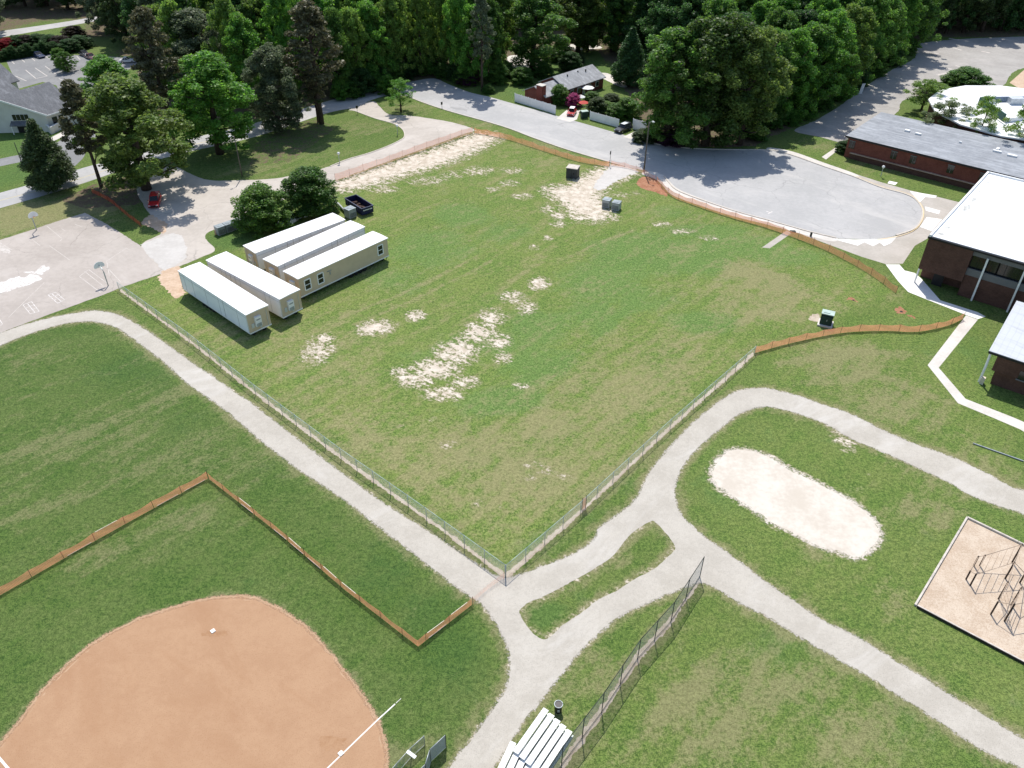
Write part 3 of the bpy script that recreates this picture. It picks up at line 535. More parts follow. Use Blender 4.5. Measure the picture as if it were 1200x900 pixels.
for q in ([(140,341),(222,401),(300,463.5),(400,539),(500,610),(592,678),(590,671),(500,605),(400,534),(300,459),(222,398),(142,339)], [(594,678),(680,603),(785,504),(884,416.5),(882,412.5),(785,499),(680,597.5),(594,671)], [(822,678),(786,733),(747,777),(705,840),(660,902),(655,895),(701,832),(743,770),(782,727)]):
    sheet('worn_strip', q, .005, M['worn_strip'], smooth=False, amp=.16, step=.2)
sheet('apron_slab', APRON, Z * 2, M['plaza'], smooth=False)
sheet('red_earth_patch', [(190,318),(204,312),(216,317),(214,336),(218,343),(205,349),(196,340),(186,330)], Z * 3, M['pink_earth'], amp=.4, step=.25)
sheet('worn_ground', [(166,262),(176,252),(188,258),(196,262),(192,274),(180,268)], Z * 4, M['pink_earth'], amp=.3, step=.3)
sheet('gravel_yard', [(596,66),(622,65),(636,72),(632,80),(612,78),(596,80)], Z * 2, M['concrete'], amp=.3, step=.5)
sheet('house_drive', [(640,62),(662,53),(690,51),(706,56),(690,58),(664,60),(650,66)], Z * 3, M['concrete'], amp=.2, step=.5)
sheet('house_walk', [(700,88),(712,86),(735,98),(728,102)], Z * 3, M['concrete'], amp=.1, step=.5)
sheet('house_apron', [(652,139),(664,129),(680,129),(676,140),(668,143)], Z * 4, M['concrete'], smooth=False)
sheet('parking_apron', [(730,160.5),(748,152),(758,155),(742,163.5)], Z * 4, M['concrete'], smooth=False)
sheet('church_drive', [(-60,201),(0,186),(30,180),(60,171),(80,158),(95,152),(112,158),(104,172),(95,188),(80,197),(60,192),(40,188),(0,195),(-60,212)], Z * 4, M['parking'], amp=.1, step=.6)
sheet('back_road', [(-60,47),(-10,38),(40,31),(80,25),(118,19),(120,23),(82,30),(40,37),(-10,46),(-60,56)], Z * 3, M['asphalt'], amp=.1, step=.6)
sheet('church_walk', [(40,170),(56,163),(80,151),(95,147),(97,150),(84,155),(60,167),(44,173)], Z * 5, M['concrete'], smooth=False)
sheet('corner_slab', [(1124,143),(1192,163),(1188,167),(1120,147)], Z * 2, M['concrete'], smooth=False)
sheet('dirt_court', [(1183,97),(1200,82),(1290,84),(1290,110),(1200,107)], Z * 3, M['pink_earth'], smooth=False)
# red holes in the lawn
for px in ([(992,350),(998,347),(1003,350),(1005,353),(999,353)], [(1050,363),(1055,360),(1060,364),(1059,368),(1053,367)], [(1064,370),(1069,370),(1071,373)]):
    sheet('dug_earth', px, Z * 2, M['red_earth'], amp=.4, step=.12)
for px in ((1000,351.5),(1056,365)):
    sheet('dug_hole', [(px[0]-1.6,px[1]),(px[0],px[1]-.9),(px[0]+1.8,px[1]),(px[0]+.2,px[1]+1.1)], Z * 3, M['dark_timber'], amp=.1, step=.15)
sheet('lamp_bed', [(746,213),(756,207),(768,209),(778,222),(783,231),(770,226),(752,220)], Z * 2, M['red_earth'], amp=.4, step=.25)
sheet('base_dirt', [(236,743),(248,738),(264,740),(262,746),(246,747)], Z * 3.4, M['scuffed_clay'], amp=.25, step=.15); sheet('base_dirt', [(372,868),(388,862),(404,868),(398,878),(380,878)], Z * 3.4, M['scuffed_clay'], amp=.4, step=.15)
# concrete edges of the road
kerb('kerb', [(478,113),(495,120),(525,130),(575,144),(600,152),(626,162),(660,174),(700,186),(732,195)], .35)
kerb('kerb', [(778,206.5),(784,214),(792,222),(810,230),(860,247),(900,258),(925,265),(950,272),(980,279)], .3)
kerb('kerb', [(745,162),(775,170),(812,174),(860,175.5),(900,176),(925,181),(962,194),(1000,207),(1030,219),(1062,228),(1075,236),(1081,247),(1079,259),(1070,269),(1050,276)], .3)
kerb('kerb', [(387,195),(407,187),(431,180),(453,172),(468,165),(474,160),(472,152),(461,145),(440,139),(417,130.5)], .25, .1)
sheet('gutter', [(760,200.5),(778,205.5),(785,213),(794,221),(812,229),(860,246),(900,257.5),(950,271),(980,278.5),(976,283),(948,276.5),(898,263),(856,252.5),(806,236),(786,227.5),(777,218),(768,210),(752,204)], Z * 4, M['concrete'])
sheet('ring_walk', [(1000,206.5),(1030,218.5),(1062,227.5),(1076,236),(1082,247),(1080,259.5),(1071,270),(1050,277),(1056,281),(1078,272),(1087,260),(1089,247),(1083,234),(1066,224.5),(1032,215),(1003,204.5)], Z * 4, M['plaza'])
sheet('upper_walk', [(900,176),(925,180.5),(962,193.5),(1000,206.5),(1003,204),(965,190.5),(930,178),(903,173)], Z * 5, M['concrete'])
for px in ([(976,280),(1003,281),(1040,279.5),(1052,276.5),(1044,285),(1036,288.5),(1031,284.5),(1023,288.5),(1013,284),(1005,288)], [(1066,224),(1098,229.5),(1096,232),(1084,231),(1078,237)], [(1084,242),(1102,247),(1100,251),(1085,247)], [(1086,254.5),(1104,257),(1092,271),(1078,266)], [(1042,212),(1052,214),(1049,217),(1040,215)]):
    sheet('concrete_slab', px, Z * 6, M['new_concrete'], smooth=False)
sheet('entry_walk', [(963,184),(979,173),(983,175),(968,187)], Z * 4, M['concrete'], smooth=False)
b = MB(); strip_geo(b, catmull([at(*p) for p in [(1003,207),(1030,218),(1062,227),(1075,235),(1082,247),(1080,260),(1070,271),(1050,278),(1025,282)]], False, 5), .12, .137, .145); tag(b.build('yellow_kerb_line', basic('faded_yellow_mat', (.72, .55, .28), .15, 2)), kind='structure')
b = MB(); strip_geo(b, catmull([at(*p) for p in [(-60,252),(0,235),(62,219),(110,204),(160,188),(225,170),(300,152)]], False, 5), .15, .015, .018); tag(b.build('centre_line', basic('yellow_line_mat', (.6, .5, .22), .1, 2)), kind='structure')

# ------------------------------------------------------------------ painted marks
def lines(name, segs, wd, z, mat):
    b = MB()
    for s in segs:
        pts = [at(*p) for p in s]; strip_geo(b, pts, wd, z, z + .002)
    return tag(b.build(name, M[mat]), kind='structure')
ZC = Z * 4 + .004
def cutline(a, b_, n): return [tuple(a[i] + (b_[i] - a[i]) * k / n for i in (0, 1)) for k in range(n + 1)]
lines('foul_line', [[(340,942),(384,900),(440,846),(463,825)]], .12, Z * 2 + .003, 'chalk')
lines('foul_line', [[(464,824),(470,818.5)]], .05, .006, 'chalk')
lines('foul_line', [[(-6,882),(4,894),(14,906)]], .2, Z * 2 + .003, 'chalk')
def poly_lines(q): return [[q[i], q[(i + 1) % len(q)]] for i in range(len(q))]
boxA = [(27,357.5),(37,353.5),(46,365),(35.5,368)]; boxB = [(56.5,345.5),(65,342.5),(76,351.5),(67.5,355.5)]; boxC = [(-8,378),(0,375),(3,380),(-4,384)]
lines('court_marking', poly_lines(boxA) + poly_lines(boxB) + poly_lines(boxC) + [[(32,355.5),(41,366.5)], [(30,361),(40,357.5)], [(33,364.5),(43,361)], [(60.5,344),(72,353.5)], [(59,348),(68.5,345.5)], [(63,352),(72.5,348)]], .1, ZC, 'old_paint')
lines('court_marking', [[(55,265),(73,280)], [(73,280),(70,283)], [(93,324),(104,316)], [(93,324),(118,343)], [(99,318),(122,336)], [(104,316),(127,333)], [(125,306),(148,291)], [(148,291),(152,293)], [(-5,287),(12,297)], [(-3,283),(14,293)], [(72,268),(77,271)], [(88,263),(96,266)], [(125,313),(142,331)], [(125,306),(128,322)]], .12, ZC, 'faint_paint')
lines('court_marking', [[(10,372),(52,331)], [(38,281),(47,288)], [(58,288),(82,305)]], .1, ZC, 'faint_paint')
MAP1 = [(-6,343),(0,331),(6,330),(10,327),(16,326),(22,324),(28,325.5),(36,322),(44,322.5),(47,324),(49,328),(42,330),(36,333),(26,336),(18,338),(12,341),(6,342),(0,343.5)]
MAP2 = [(27,319),(36,318),(41,318),(45,315),(49,311.5),(52,311),(53,313.5),(57,313),(57,316),(52,318.5),(50,321.5),(46,322),(40,320.5)]
MAP3 = [(-8,288),(0,286.5),(6,290),(12,294),(11,297),(6,296),(2,294),(-8,292)]
sheet('painted_map', MAP1, ZC + .003, M['old_paint'], amp=.25, step=.3); sheet('painted_map', MAP2, ZC + .003, M['old_paint'], amp=.2, step=.3); sheet('painted_map', MAP3, ZC + .003, M['faint_paint'], amp=.3, step=.3)
lines('parking_stripe', [[(18,89),(31,95)], [(30,82),(42,92)], [(41,79.5),(55,89)], [(53,77.5),(67,88)], [(62,62.5),(68,68)], [(52,65),(58,69)], [(36,67),(41,71.5)], [(25,69),(29,73)], [(13,71),(17,75)], [(90,66),(94,70)], [(101,66),(105,70)], [(69,92),(76,95)], [(42,92),(56,89)]], .22, Z * 2 + .004, 'faint_paint')
lines('lot_marking', [[(1068,100),(1082,95)], [(1098,88),(1122,83)], [(1110,80),(1128,84)], [(1142,87),(1152,89)], [(1136,92),(1150,95)], [(1120,77),(1128,79)], [(1150,60),(1160,62)], [(1117,56),(1127,59)], [(1094,62),(1100,63)], [(1112,45),(1124,47)]], .8, Z * 2 + .004, 'faint_paint')
lines('lane_marking', [[(898,247.5),(902,249)], [(900,250.5),(905,248)]], .25, Z * 3 + .004, 'old_paint')

# ------------------------------------------------------------------ bases
def base_plate(px, label, rz):
    p = at(*px, .03); b = MB(); b.box((0, 0, .04), (.42, .42, .08)); o = b.build('base_plate', M['white_paint'], bevel=.02); o.location = (p.x, p.y, .01); o.rotation_euler = (0, 0, rz)
    return tag(o, label, 'base plate')
base_plate((249.5,739.5), 'white base plate at the top of the clay infield', R(45))
base_plate((399.5,883), 'white base plate standing on the chalk foul line', R(45))

# ------------------------------------------------------------------ chain-link fences
def wires(b, p0, p1, z0, z1, pitch, wd):
    d = p1 - p0; L = d.length; d = d / L; H = z1 - z0; n = Vector((-d.y, d.x, 0))
    for sgn in (1, -1):
        k = -H if sgn > 0 else 0
        while k < (L if sgn > 0 else L + H):
            s0, t0, s1, t1 = (k, 0, k + H, H) if sgn > 0 else (k, 0, k - H, H)
            if sgn > 0:
                if s0 < 0: t0 = -s0; s0 = 0
                if s1 > L: t1 = H - (s1 - L); s1 = L
            else:
                if s0 > L: t0 = s0 - L; s0 = L
                if s1 < 0: t1 = H + s1; s1 = 0
            if t1 - t0 > .05:
                a = p0 + d * s0 + Vector((0, 0, z0 + t0)); c = p0 + d * s1 + Vector((0, 0, z0 + t1)); e = (c - a).normalized().cross(n) * wd / 2; off = n * (.003 * sgn)
                b.quad(a - e + off, c - e + off, c + e + off, a + e + off)
            k += pitch
def chain_fence(px, h, label, name='chain_link_fence', cat='fence', step=3.0, pr=.03, wire='wire', rail='rail_green', post='galv', pitch=.13, wd=.012, h_end=None, bottom=False):
    pts = [at(*p) for p in px]; org = pts[0]
    t = thing(name, label, cat, org); pts = [p - org for p in pts]
    w_ = MB(); r = MB(); r2 = MB()
    tot = sum((pts[i + 1] - pts[i]).length for i in range(len(pts) - 1)); run = 0; plist = []
    for i in range(len(pts) - 1):
        a, c = pts[i], pts[i + 1]; L = (c - a).length; n = max(1, round(L / step))
        for k in range(n):
            f0, f1 = (run + L * k / n) / tot, (run + L * (k + 1) / n) / tot
            h0 = h + ((h_end or h) - h) * f0; h1 = h + ((h_end or h) - h) * f1
            q0, q1 = a.lerp(c, k / n), a.lerp(c, (k + 1) / n)
            wires(w_, q0, q1, .04, (h0 + h1) / 2, pitch, wd); plist.append((q0, h0))
            r.tube([q0 + Vector((0, 0, h0)), q1 + Vector((0, 0, h1))], pr * .8, 6)
            if bottom: r2.tube([q0 + Vector((0, 0, .12)), q1 + Vector((0, 0, .12))], pr * .6, 5)
        run += L
    plist.append((pts[-1], h_end or h))
    w_.build('wire_mesh', M[wire], t, fix=False); r.build('top_rail', M[rail], t, smooth=True)
    if bottom: r2.build('bottom_rail', M[rail], t, smooth=True)
    for q, hh in plist[:99]:
        p_ = MB(); p_.tube([(q.x, q.y, -.05), (q.x, q.y, hh + .06)], pr, 7); p_.build('post', M[post], t, smooth=True)
    return t
chain_fence([(140,340),(222,400),(300,462.5),(400,538),(500,609),(592,676)], 1.5, 'long chain-link fence with pale green top rail running beside the gravel path towards the trailers', pr=.04, h_end=1.9)
chain_fence([(592.8,676.6),(680,601),(785,502.5),(884,415)], 1.9, 'chain-link fence climbing from the fence corner towards the orange mesh and school', pr=.04, h_end=1.4)
chain_fence([(820,676),(786,729),(747,772.5),(705,835),(658,897),(630,940)], 3.1, 'tall dark chain-link backstop fence behind the white bleachers', 'backstop_fence', 'fence', 3.4, .045, 'dark_wire', 'dark_post', 'dark_post', .13, .02, bottom=True)
# short dugout fence and gate at the lower edge
chain_fence([(498,873.5),(482,888),(466,906),(452,922)], 1.5, 'short chain-link fence with a pale top rail beside the infield clay', 'dugout_fence', 'fence', 3, .035, 'galv', 'pale_metal', 'galv', .11, .02, bottom=True)
chain_fence([(523,876),(505,893),(500,910),(480,930)], 2.0, 'dark mesh gate panel with angled corner beside the short dugout fence', 'dugout_gate', 'gate', 2.2, .035, 'dark_wire', 'pale_metal', 'dark_post', .075, .035, bottom=True)
q = at(482, 884, 1.6); bb = MB(); bb.box((0, 0, 0), (.95, .3, .07)); o = bb.build('fence_shelf', M['white_paint'], bevel=.015); o.location = q; o.rotation_euler = (0, 0, R(-35)); tag(o, 'white plank fixed across the top of the short dugout fence', 'shelf')

# ------------------------------------------------------------------ orange barrier mesh
def orange_fence(px, h, label, mat, cover=.6, step=3.0, sag=.12, post_h=None, group=None, lean=0., pitch=.11, seed=1, lath=False, post='dark_post', smooth=True, name='orange_safety_fence'):
    rnd = random.Random(seed); pts = [at(*p) for p in px]
    if smooth and len(pts) > 2: pts = catmull(pts, False, 5)
    org = pts[0].copy(); pts = resample([p - org for p in pts], .35, False)
    t = thing(name, label, 'safety fence', org, 0, group)
    cum = [0]
    for i in range(1, len(pts)): cum.append(cum[-1] + (pts[i] - pts[i - 1]).length)
    L = cum[-1]; npost = max(2, round(L / step) + 1); ppos = [L * k / (npost - 1) for k in range(npost)]
    jit = [rnd.uniform(-.06, .06) for _ in ppos]
    def P(s):
        s = min(max(s, 0), L); i = min(max(1, next((j for j in range(1, len(cum)) if cum[j] >= s - 1e-9), len(cum) - 1)), len(cum) - 1)
        return pts[i - 1].lerp(pts[i], (s - cum[i - 1]) / max(1e-9, cum[i] - cum[i - 1])), Vector((-(pts[i] - pts[i - 1]).y, (pts[i] - pts[i - 1]).x, 0)).normalized()
    def top(s):
        f = s / L * (npost - 1); k = min(int(f), npost - 2); f -= k
        return h + jit[k] * (1 - f) + jit[k + 1] * f - sag * 4 * f * (1 - f) * (1 + .4 * math.sin(k * 2.7))
    def pos(s, v):
        p, n = P(s); z = .03 + (top(s) - .03) * v; wob = .05 * math.sin(s * 1.9 + v * 2) * (1 - abs(2 * v - 1)) + lean * v
        return p + n * wob + Vector((0, 0, z))
    N = max(2, int(L / .3)); b = MB(); nr = max(4, int(h / pitch)); hw = pitch / h * cover / 2
    G_ = {}
    for r in range(nr):
        v = (r + .5) / nr
        vs = []; 
        for i in range(N + 1): s = L * i / N; vs += [pos(s, max(0, v - hw)), pos(s, min(1, v + hw))]
        b.add(vs, [(2 * i, 2 * i + 2, 2 * i + 3, 2 * i + 1) for i in range(N)])
    s = pitch / 2
    while s < L:
        a0, a1 = s - pitch * cover / 2, s + pitch * cover / 2; vs = []
        for j in range(4): vs += [pos(a0, j / 3) + Vector((.004, .004, 0)), pos(a1, j / 3) + Vector((.004, .004, 0))]
        b.add(vs, [(2 * j, 2 * j + 1, 2 * j + 3, 2 * j + 2) for j in range(3)]); s += pitch
    b.build('mesh_netting', M[mat], t, fix=False)
    for k, s in enumerate(ppos[:99]):
        p, n = P(s); p_ = MB(); hh = (post_h or h + .25) + rnd.uniform(-.08, .08); tl = Vector((rnd.uniform(-.05, .05), rnd.uniform(-.05, .05), 0)); q = p - n * .06
        p_.bar((q.x, q.y, -.05), (q.x + tl.x, q.y + tl.y, hh), .035, .035); p_.build('post', M[post], t)
    if lath:
        for k in range(npost - 1):
            b = MB()
            if rnd.random() < .5: b.bar(pos(ppos[k] + .4, .06) + Vector((0, 0, .03)), pos(ppos[k + 1] - .4, .06) + Vector((0, 0, .03)), .09, .03)
            if rnd.random() < .2: b.bar(pos(ppos[k] + .3, 1), pos(ppos[k + 1] - .6, 1), .06, .02)
            if b.v: b.build('wood_lath', M['lath'], t)
    return t
orange_fence([(-46,722),(0,698),(90,646),(160,607),(244,561)], 1.15, 'orange mesh fence crossing the outfield from the photo edge to its peak corner', 'orange_dull', .46, 3.2, .18, seed=2, lath=True, smooth=False)
orange_fence([(245,561.5),(330,628),(405,692),(490,758),(553,709)], 1.05, 'orange mesh fence with a V corner between infield clay and path junction', 'orange_dull', .46, 3.0, .18, seed=3, lath=True, smooth=False)
orange_fence([(393,212.5),(450,193),(500,175),(554,156)], 1.7, 'pale see-through orange mesh fence along the drive and sandy strip', 'pink_orange', .24, 3.6, .15, seed=4, pitch=.16, post='tan_pipe', smooth=False)
orange_fence([(556,156),(575,159),(600,165),(640,178),(680,190),(714,195)], 1.25, 'dull orange mesh fence on the verge below the street near the dark shed box', 'orange_dull', .36, 3.2, .2, seed=5, post='dark_post')
orange_fence([(716,194),(735,197),(752,203),(768,211)], 1.1, 'pale pink orange mesh strung across the sandy driveway mouth', 'pink_orange', .25, 3.2, .2, seed=6, pitch=.15, post='tan_pipe')
orange_fence([(769,213),(785,229),(806,238),(856,255),(898,267),(950,286),(985,302),(1020,322),(1050,344)], 1.3, 'orange mesh fence curving along the lower kerb of the turning circle', 'orange_dull', .42, 3.2, .2, seed=7)
orange_fence([(884,414),(920,404),(965,394),(1000,389),(1040,388),(1075,389),(1110,382),(1128,374)], 1.25, 'orange mesh fence running from chain-link end to the school walkway', 'orange', .5, 3.0, .2, seed=8)
orange_fence([(108,226),(128,236),(150,254),(166,266)], 1.1, 'red orange mesh fence on the grass spit between court and red vehicle', 'red_mesh', .4, 3, .2, seed=9, post='dark_post')
orange_fence([(554,708),(569,693),(590,678)], .9, 'thin pale orange tape strung over the gravel path junction', 'pink_orange', .12, 3.2, .15, seed=10, pitch=.2, post='pink_orange')
orange_fence([(252,276),(272,266),(292,258)], 1.0, 'orange mesh fence behind the row of grey cooling units', 'pink_orange', .4, 2.2, .15, seed=11, post='tan_pipe')

p = at(681, 598); q = at(685.5, 594.5); d = q - p; t = thing('orange_screen', 'short orange mesh screen patched onto the chain-link fence between two posts', 'screen', p)
b = MB(); n_ = Vector((-d.y, d.x, 0)).normalized() * -.06
for i in range(9): b.quad(n_ + Vector((0, 0, .08 + i * .2)), d + n_ + Vector((0, 0, .08 + i * .2)), d + n_ + Vector((0, 0, .21 + i * .2)), n_ + Vector((0, 0, .21 + i * .2)))
b.build('mesh_netting', M['pink_orange'], t, fix=False)
for v in (Vector((0, 0, 0)), d): b = MB(); b.tube([v + n_ * 1.6 + Vector((0, 0, -.05)), v + n_ * 1.6 + Vector((0, 0, 2.0))], .04, 6); b.build('post', M['dark_post'], t, smooth=True)
for px, wd, lb in (((929,272), 1.0, 'small dark drain grate box beside the kerb by the concrete slab'), ((950,277), .35, 'short dark marker stub beside the kerb of the turning circle')):
    p = at(*px); b = MB(); b.box((0, 0, .12 if wd > .5 else .4), (wd, wd * .7, .24 if wd > .5 else .8)); o = b.build('drain_box' if wd > .5 else 'marker_post', M['dark_post'], bevel=.04); o.location = p; tag(o, lb, 'drain box' if wd > .5 else 'marker post')
# ------------------------------------------------------------------ local frames for built things
def frame(A, B, C, z):
    a, b_, c = at(*A, z), at(*B, z), at(*C, z); u = (b_ - a); L = u.length; u.normalize(); n = Vector((-u.y, u.x, 0)); s = 1 if (c - a).dot(n) > 0 else -1
    return Vector((a.x, a.y, 0)), math.atan2(u.y, u.x), s, L, abs((c - a).dot(n))

# ------------------------------------------------------------------ site trailers
TH, TB, TW = 4.33, .78, 3.66
def hvac_unit(t, x, y, z, sx):
    b = MB(); b.box((x, y, z + 1.35), (.42, .98, .9)); b.box((x - sx * .002, y, z + .55), (.4, .98, .66)); b.build('hvac_unit', M['white_paint'], t)
    k = MB(); k.box((x + sx * .21, y, z + .45), (.04, .8, .55)); k.box((x + sx * .215, y, z + 1.35), (.03, .7, .2)); k.build('grille', M['grey_metal'], t.children[-1])
def window(t, x, y, s, z, wd=1.15, h=1.75):
    b = MB()
    for dx, dz, w2, h2 in ((0, h / 2, wd, .18), (0, -h / 2, wd, .18), (-wd / 2, 0, .18, h), (wd / 2, 0, .18, h), (0, 0, wd, .1)): b.box((x + dx, y - s * .035, z + dz), (w2, .07 + abs(dz) * .002, h2))
    f = b.build('window', M['white_paint'], t); k = MB(); k.box((x, y - s * .01, z), (wd - .1, .03, h - .1)); k.build('pane', M['glass'], f)
def trailer(A, B, C, label, side='wrap', near_end=True, length=None):
    o, rz, s, L, W = frame(A, B, C, TH); L = length or L
    t = thing('site_trailer', label, 'trailer', o, rz, 'modular site trailers')
    b = MB(); b.box((L / 2, s * TW / 2, (TB + .17 + TH - .1) / 2), (L, TW, TH - .1 - TB - .17)); b.build('body', M['beige'], t)
    # roof with low ridge and small eaves
    b = MB(); e = .12; y0, y1, ym = -s * e, s * (TW + e), s * TW / 2
    pr = [(y0, TH - .1), (ym, TH - .03), (y1, TH - .1), (y1, TH - .2), (y0, TH - .2)]
    vs = [(x, y, z) for x in (-e, L + e) for y, z in pr]; b.add(vs, [(0, 1, 2, 3, 4), (9, 8, 7, 6, 5)] + [(i, (i + 1) % 5, 5 + (i + 1) % 5, 5 + i) for i in range(5)]); b.build('roof', M['white_roof'], t)
    b = MB(); b.box((L / 2, s * TW / 2, TB + .09), (L + .06, TW + .06, .18)); b.build('floor_rail', M['white_paint'], t)
    if side == 'wrap':      # open side closed with white sheeting on battens
        b = MB(); b.box((L / 2, -s * .03, (TB + .18 + TH - .22) / 2), (L - .02, .04, TH - .22 - TB - .18)); wr = b.build('wrap_sheeting', M['wrap'], t)
        k = MB(); n = 15; hs_ = random.Random(int(L * 1000) % 97)
        for i in range(n + 1):
            if 0 < i < n and hs_.random() < .55: continue
            x = .06 + (L - .12) * i / n; k.box((x, -s * .062, (TB + TH) / 2), (.07 if i % 5 else .12, .03, TH - TB - .45))
        k.box((L / 2, -s * .063, TH - .75), (L - .1, .025, .05)); k.build('batten', M['pale_metal'], wr)
    else:
        window(t, 1.55, 0, s, 2.55); window(t, 4.1, 0, s, 2.55); window(t, L - 1.75, 0, s, 2.65)
        b = MB(); b.box((5.9, -s * .04, 3.15), (.9, .08, .1)); b.box((6.05, -s * .05, 2.7), (.18, .1, .5)); b.build('wall_bracket', M['grey_metal'], t)
    # near end: door panel, cooling unit, meter
    hvac_unit(t, -.21, s * 1.55, TB + .75, -1)
    b = MB(); b.box((-.05, s * .7, TB + 1.2), (.1, .45, .7)); b.box((-.04, s * 3.2, TB + 1.55), (.06, .06, 2.6)); b.box((-.05, s * 1.95, TB + .55), (.08, .3, .35)); b.build('meter_box', M['pale_metal'], t)
    # wheels, axles, hitch
    for i in range(4):
        for yy in (.25, TW - .25):
            w_ = MB(); x = L * .56 + i * .95; y = s * yy
            w_.tube([(x, y - .12, .4), (x, y + .12, .4)], .39, 14); w_.build('wheel', M['tyre'], t, smooth=False)
    b = MB()
    for yy in (.9, TW - .9): b.box((L / 2, s * yy, TB - .14), (L - .4, .15, .26))
    for i in range(8):
        for yy in (.9, TW - .9): b.box((.8 + i * (L - 1.6) / 7, s * yy, .33), (.4, .4, .64))
    b.build('chassis', M['black'], t)
    b = MB(); b.bar((L + .05, s * .8, TB - .1), (L + 1.3, s * TW / 2, .6), .12); b.bar((L + .05, s * (TW - .8), TB - .1), (L + 1.3, s * TW / 2, .6), .12); b.build('hitch', M['black'], t)
    return t
trailer((288,368), (209,316.4), (313,356.4), 'white roofed trailer nearest the long chain-link fence, wrapped side over a black shadow')
trailer((327.6,349.6), (242,304), (349,339), 'second white roofed trailer from the chain-link fence, beside the outermost one of the pair')
trailer((299,295.6), (403.7,256.6), (283,287), 'rearmost trailer of the set of three, against the two round bushes')
trailer((325,311), (426.8,265), (307,303), 'middle trailer of the set of three behind the beige sided one')
trailer((349.1,325.9), (453.6,278.1), (331.3,316.3), 'beige sided trailer with three white framed windows facing the open field', 'beige')

# ------------------------------------------------------------------ cooling units and boxes
def ac_unit(p, rz, w_=1.5, d=1.3, h=1.25, label=None, group=None):
    t = thing('cooling_unit', label, 'cooling unit', p, rz, group)
    b = MB(); b.box((0, 0, h / 2 + .05), (w_, d, h)); b.build('casing', M['grey_metal'], t, bevel=.03)
    b = MB(); b.box((0, 0, h + .08), (w_ + .06, d + .06, .07)); b.box((0, 0, h + .13), (w_ * .5, d * .5, .06)); b.build('lid', M['unit_lid'], t)
    b = MB()
    for i in range(7): b.box((0, -d / 2 - .012, .3 + i * .12), (w_ * .8, .03, .04))
    b.build('grille', M['dark_post'], t)
    return t
a0, a1 = at(259, 274), at(288, 264)
for i in range(4):
    p = a0.lerp(a1, i / 3); ac_unit(p, math.atan2((a1 - a0).y, (a1 - a0).x), 1.5, 1.4, 1.5, ['grey cooling unit at the lot end of the row beside the drive', 'grey cooling unit second from the lot end of the row', 'grey cooling unit second from the bush end of the row', 'grey cooling unit touching the bush at the end of the row'][i], 'grey cooling units in a row by the lot')
ac_unit(at(710.8, 242.2), R(-25), 1.5, 1.5, 1.5, 'left blue grey cooling unit of the pair beside the sandy driveway', 'paired cooling units on the field')
ac_unit(at(722, 245.4), R(-25), 1.5, 1.5, 1.5, 'right blue grey cooling unit of the pair beside the sandy driveway', 'paired cooling units on the field')
ac_unit(at(411, 254), R(48), 1.7, 1.6, 1.7, 'tall grey unit between the blue dumpster and rearmost trailer')
# white bundle of pipes and tarp behind the last trailer
b = MB()
for i in range(3): b.tube([at(392 + 2 * i, 236 + i, .3 + .2 * i), at(407 + i, 250 + i, .35 + .15 * i)], .16, 7)
tag(b.build('pipe_bundle', M['pale_metal'], smooth=True), 'pale pipe bundle lying between the bush and the rearmost trailer', 'pipe')
b = MB(); p0, p1 = at(333, 262), at(368, 248)
for i in range(8):
    q = p0.lerp(p1, i / 7) + Vector((.25 * math.sin(i * 2), .25 * math.cos(i * 3), 0)); b.box((q.x, q.y, .25 + .06 * (i % 3)), (2.2, 1.4, .5 + .12 * (i % 3)), R(47 + 6 * (i % 2)))
tag(b.build('tarp_stack', M['wrap']), 'stack of pale wrapped panels between the bushes and the rearmost trailer', 'panel stack')

# shed box by the upper orange fence
p = at(671, 207); t = thing('equipment_box', 'dark grey equipment box with a pale flat lid above the sandy driveway', 'box', p, R(-20))
b = MB(); b.box((0, 0, 1.05), (2.3, 2.1, 2.1)); b.build('casing', M['grey_box'], t, bevel=.03); b = MB(); b.box((0, 0, 2.15), (2.45, 2.25, .12)); b.build('lid', M['timber'], t)
b = MB(); b.box((0, -1.06, 1), (.06, .03, 1.9)); b.box((.5, -1.06, 1.1), (.2, .04, .3)); b.build('door_seam', M['dark_timber'], t)
# transformer
p = at(967, 380); sheet('transformer_pad', [(948,374),(957,367),(962,373),(958,377)], Z * 2, M['worn_strip'], amp=.3, step=.2)
t = thing('transformer_box', 'dark green electrical transformer with a pale lid alone on the lawn', 'transformer', p, R(-25))
b = MB(); b.box((0, 0, .12), (2.2, 2.0, .24)); b.build('plinth', M['concrete'], t); b = MB(); b.box((0, .1, 1.1), (1.75, 1.3, 1.75)); b.build('casing', M['green_box'], t, bevel=.04)
b = MB(); b.box((0, .1, 2.03), (1.85, 1.4, .12)); b.box((-.2, .05, 2.12), (.9, .6, .08)); b.build('lid', M['green_lid'], t)
b = MB(); b.box((0, -.62, 1.0), (1.7, .16, 1.5)); b.build('door', M['green_box'], t, bevel=.02); k = MB(); k.box((.1, -.72, 1.1), (.08, .05, .3)); k.build('handle', M['galv'], t.children[-1])

